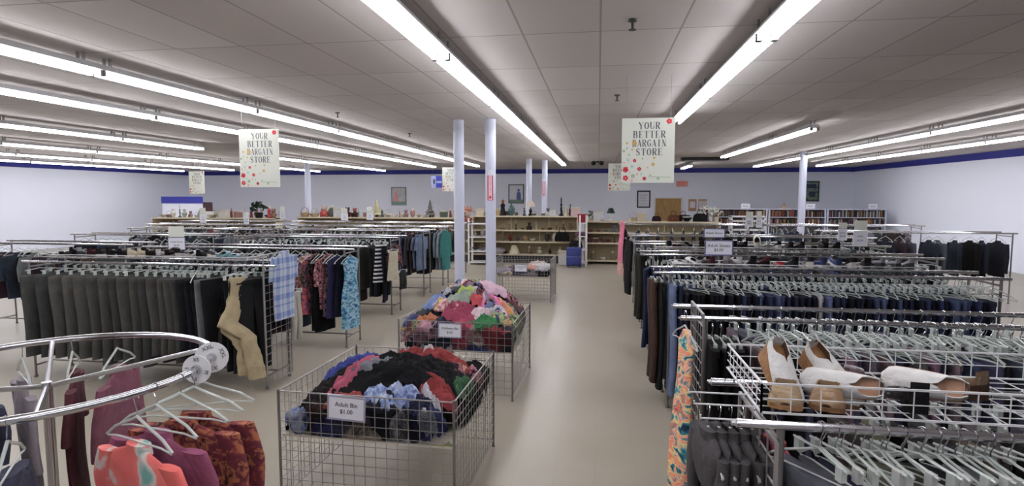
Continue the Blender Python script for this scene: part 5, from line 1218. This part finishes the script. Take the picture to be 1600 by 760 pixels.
for x in (-.17,.17): MB().tube([(x-.015,.08,.03),(x+.015,.08,.03)], .03, 12).tube([(x-.015,-.08,.03),(x+.015,-.08,.03)], .03, 12).build('wheel', M['black'], t)
MB().box((-.215,-.134,.32),(.215,-.128,.335)).build('zip_band', mat('zip_grey', (130,136,170), .4), t)
kn('bag', -.66, 17.5, .5, 1.2, (30,34,34), 'dark green black bag perched above the blue suitcase', (24,24,24), group='bags by the suitcase')
kn('bag', -1.08, 17.55, .72, 1.35, (26,25,27), 'large black bag hanging at the shelving end above the suitcase', (26,25,27), group='bags by the suitcase')
kn('pillow', -.50, 17.3, .905, .75, (110,60,90), 'purple and rose folded cloth on the white end stand', group='bags by the suitcase')
kn('box', -.47, 17.3, 1.305, 1.3, (150,30,44), 'crimson carton on top of the white end stand', (150,30,44), group='bags by the suitcase')
kn('box', -.95, 17.35, 0.02, 2.2, (206,204,200), 'white carton behind the blue suitcase', group='bags by the suitcase')
kn('flowers', 3.25, 18.1, T3, 1.4, (206,206,196), 'white flower bunch above the far racks beside the black handbag', (200,200,196))
kn('flowers', 3.5, 18.05, T3, 1.2, (196,200,190), 'second white flower bunch above the far racks')
# dark poster easel near the partition
t = thing('framed_poster', 'small dark maroon picture leaning above the shelving near the partition', 'picture', (-12.35, 16.8, 1.55))
MB().box((-.16,0,.05),(.16,.02,.34)).build('frame', mat('maroon_frame', (60,34,40), .5), t, smooth=None)
MB().box((-.12,-.004,.09),(.12,0,.3)).build('print', M['dark_floral'], t, smooth=None)
MB().box((-.14,-.002,-.145),(.14,.1,.05)).build('plinth', M['white'], t, smooth=None)
# white crate frames above racks near the bookcases
t = thing('white_shelf_frame', 'white open cube shelf standing before the bookcases', 'shelf', (4.15, 19.0, 0))
f = MB()
for x in (0,.5,1.0): f.box((x,0,0),(x+.05,.35,1.45))
f.build('upright', M['white'], t, smooth=None)
f = MB()
for z in (.3,.65,1.0,1.28,1.42): f.box((0,0,z),(1.05,.35,z+.04))
f.build('shelf_board', M['white'], t, smooth=None)

# ------------------------------------------------------------------ bookcases
BCX = [(4.45,6.55),(6.6,8.7),(8.75,10.85)]
BK = [(60,34,30),(120,60,44),(150,110,70),(44,44,54),(96,96,104),(180,170,160),(70,80,110),(150,60,50),(40,60,50),(200,196,190),(110,80,60),(30,30,34)]
bme = MB(); bme.box((-.5,0,0),(.5,.9,1)); bme = bme.mesh('book', M['tinted'])
pme = MB(); pme.box((-.42,.02,.02),(.42,.93,.985)); pme = pme.mesh('page_block', M['paper'])
rr = random.Random(55)
cnt = 0
for ci, (x0, x1) in enumerate(BCX):
    nm = ['beside the white open shelf','behind the slim column','next to the side wall'][ci]
    t = thing('bookcase', 'grey metal bookcase full of books, ' + nm, 'bookcase', (x0, 23.8, 0), 0, 'bookcases along the back')
    W_ = x1-x0
    for x in (0, W_-.04): MB().box((x,0,0),(x+.04,.3,1.58)).build('side_panel', M['col'], t, smooth=None)
    MB().box((.04,.28,0),(W_-.04,.3,1.56)).build('back_panel', mat('bookcase_back', (90,84,86), .7), t, smooth=None)
    for z in (.1,.35,.62,.93,1.27,1.58): MB().box((.04,0,z-.025),(W_-.04,.28,z)).build('shelf_board', M['col'], t, smooth=None)
    for zi, z in enumerate((1.27,.93)):
        x = x0+.06; k = 0
        while x < x1-.09 and cnt < 290:
            th_ = rr.choice((.03,.036,.044,.05)); hh = rr.uniform(.2,.29)
            if rr.random() < .05: x += .04
            c = rr.choice(BK[:3]+BK[10:]+BK) if ci < 2 else rr.choice(BK[3:7]+BK)
            o = put('book', bme, None, (x+th_/2, 23.83, z+.001), (0,0,0), c, (th_*.94, .2, hh))
            k += 1; cnt += 1
            tag(o, '%s book, %s on the %s shelf of the bookcase %s' % (shade(c) if shade(c) != 'reddish' else 'rust', ordw(k), ('upper','lower')[zi], nm), 'book', 'books in the bookcase ' + nm)
            x += th_
for x, lab in ((5.75,'first'),(8.15,'second'),(10.4,'third')):
    price_sign(x, 23.9, 1.58, .36, .22, ['Books'], 'small white sign on a stem above the bookcases, %s from the door' % lab, 0, 0, (.07,), mat('sign_frame_grey', (120,120,140), .5), 0, None, 'signs above the bookcases')
kn('figure', 7.55, 23.9, 1.0, 2.0, (190,150,90), 'tan figure standing in front of the middle bookcase', (150,110,70)) if False else kn('figure', 7.2, 23.95, 1.562, .9, (190,150,90), 'small tan figurine on top of the middle bookcase', (150,110,70))
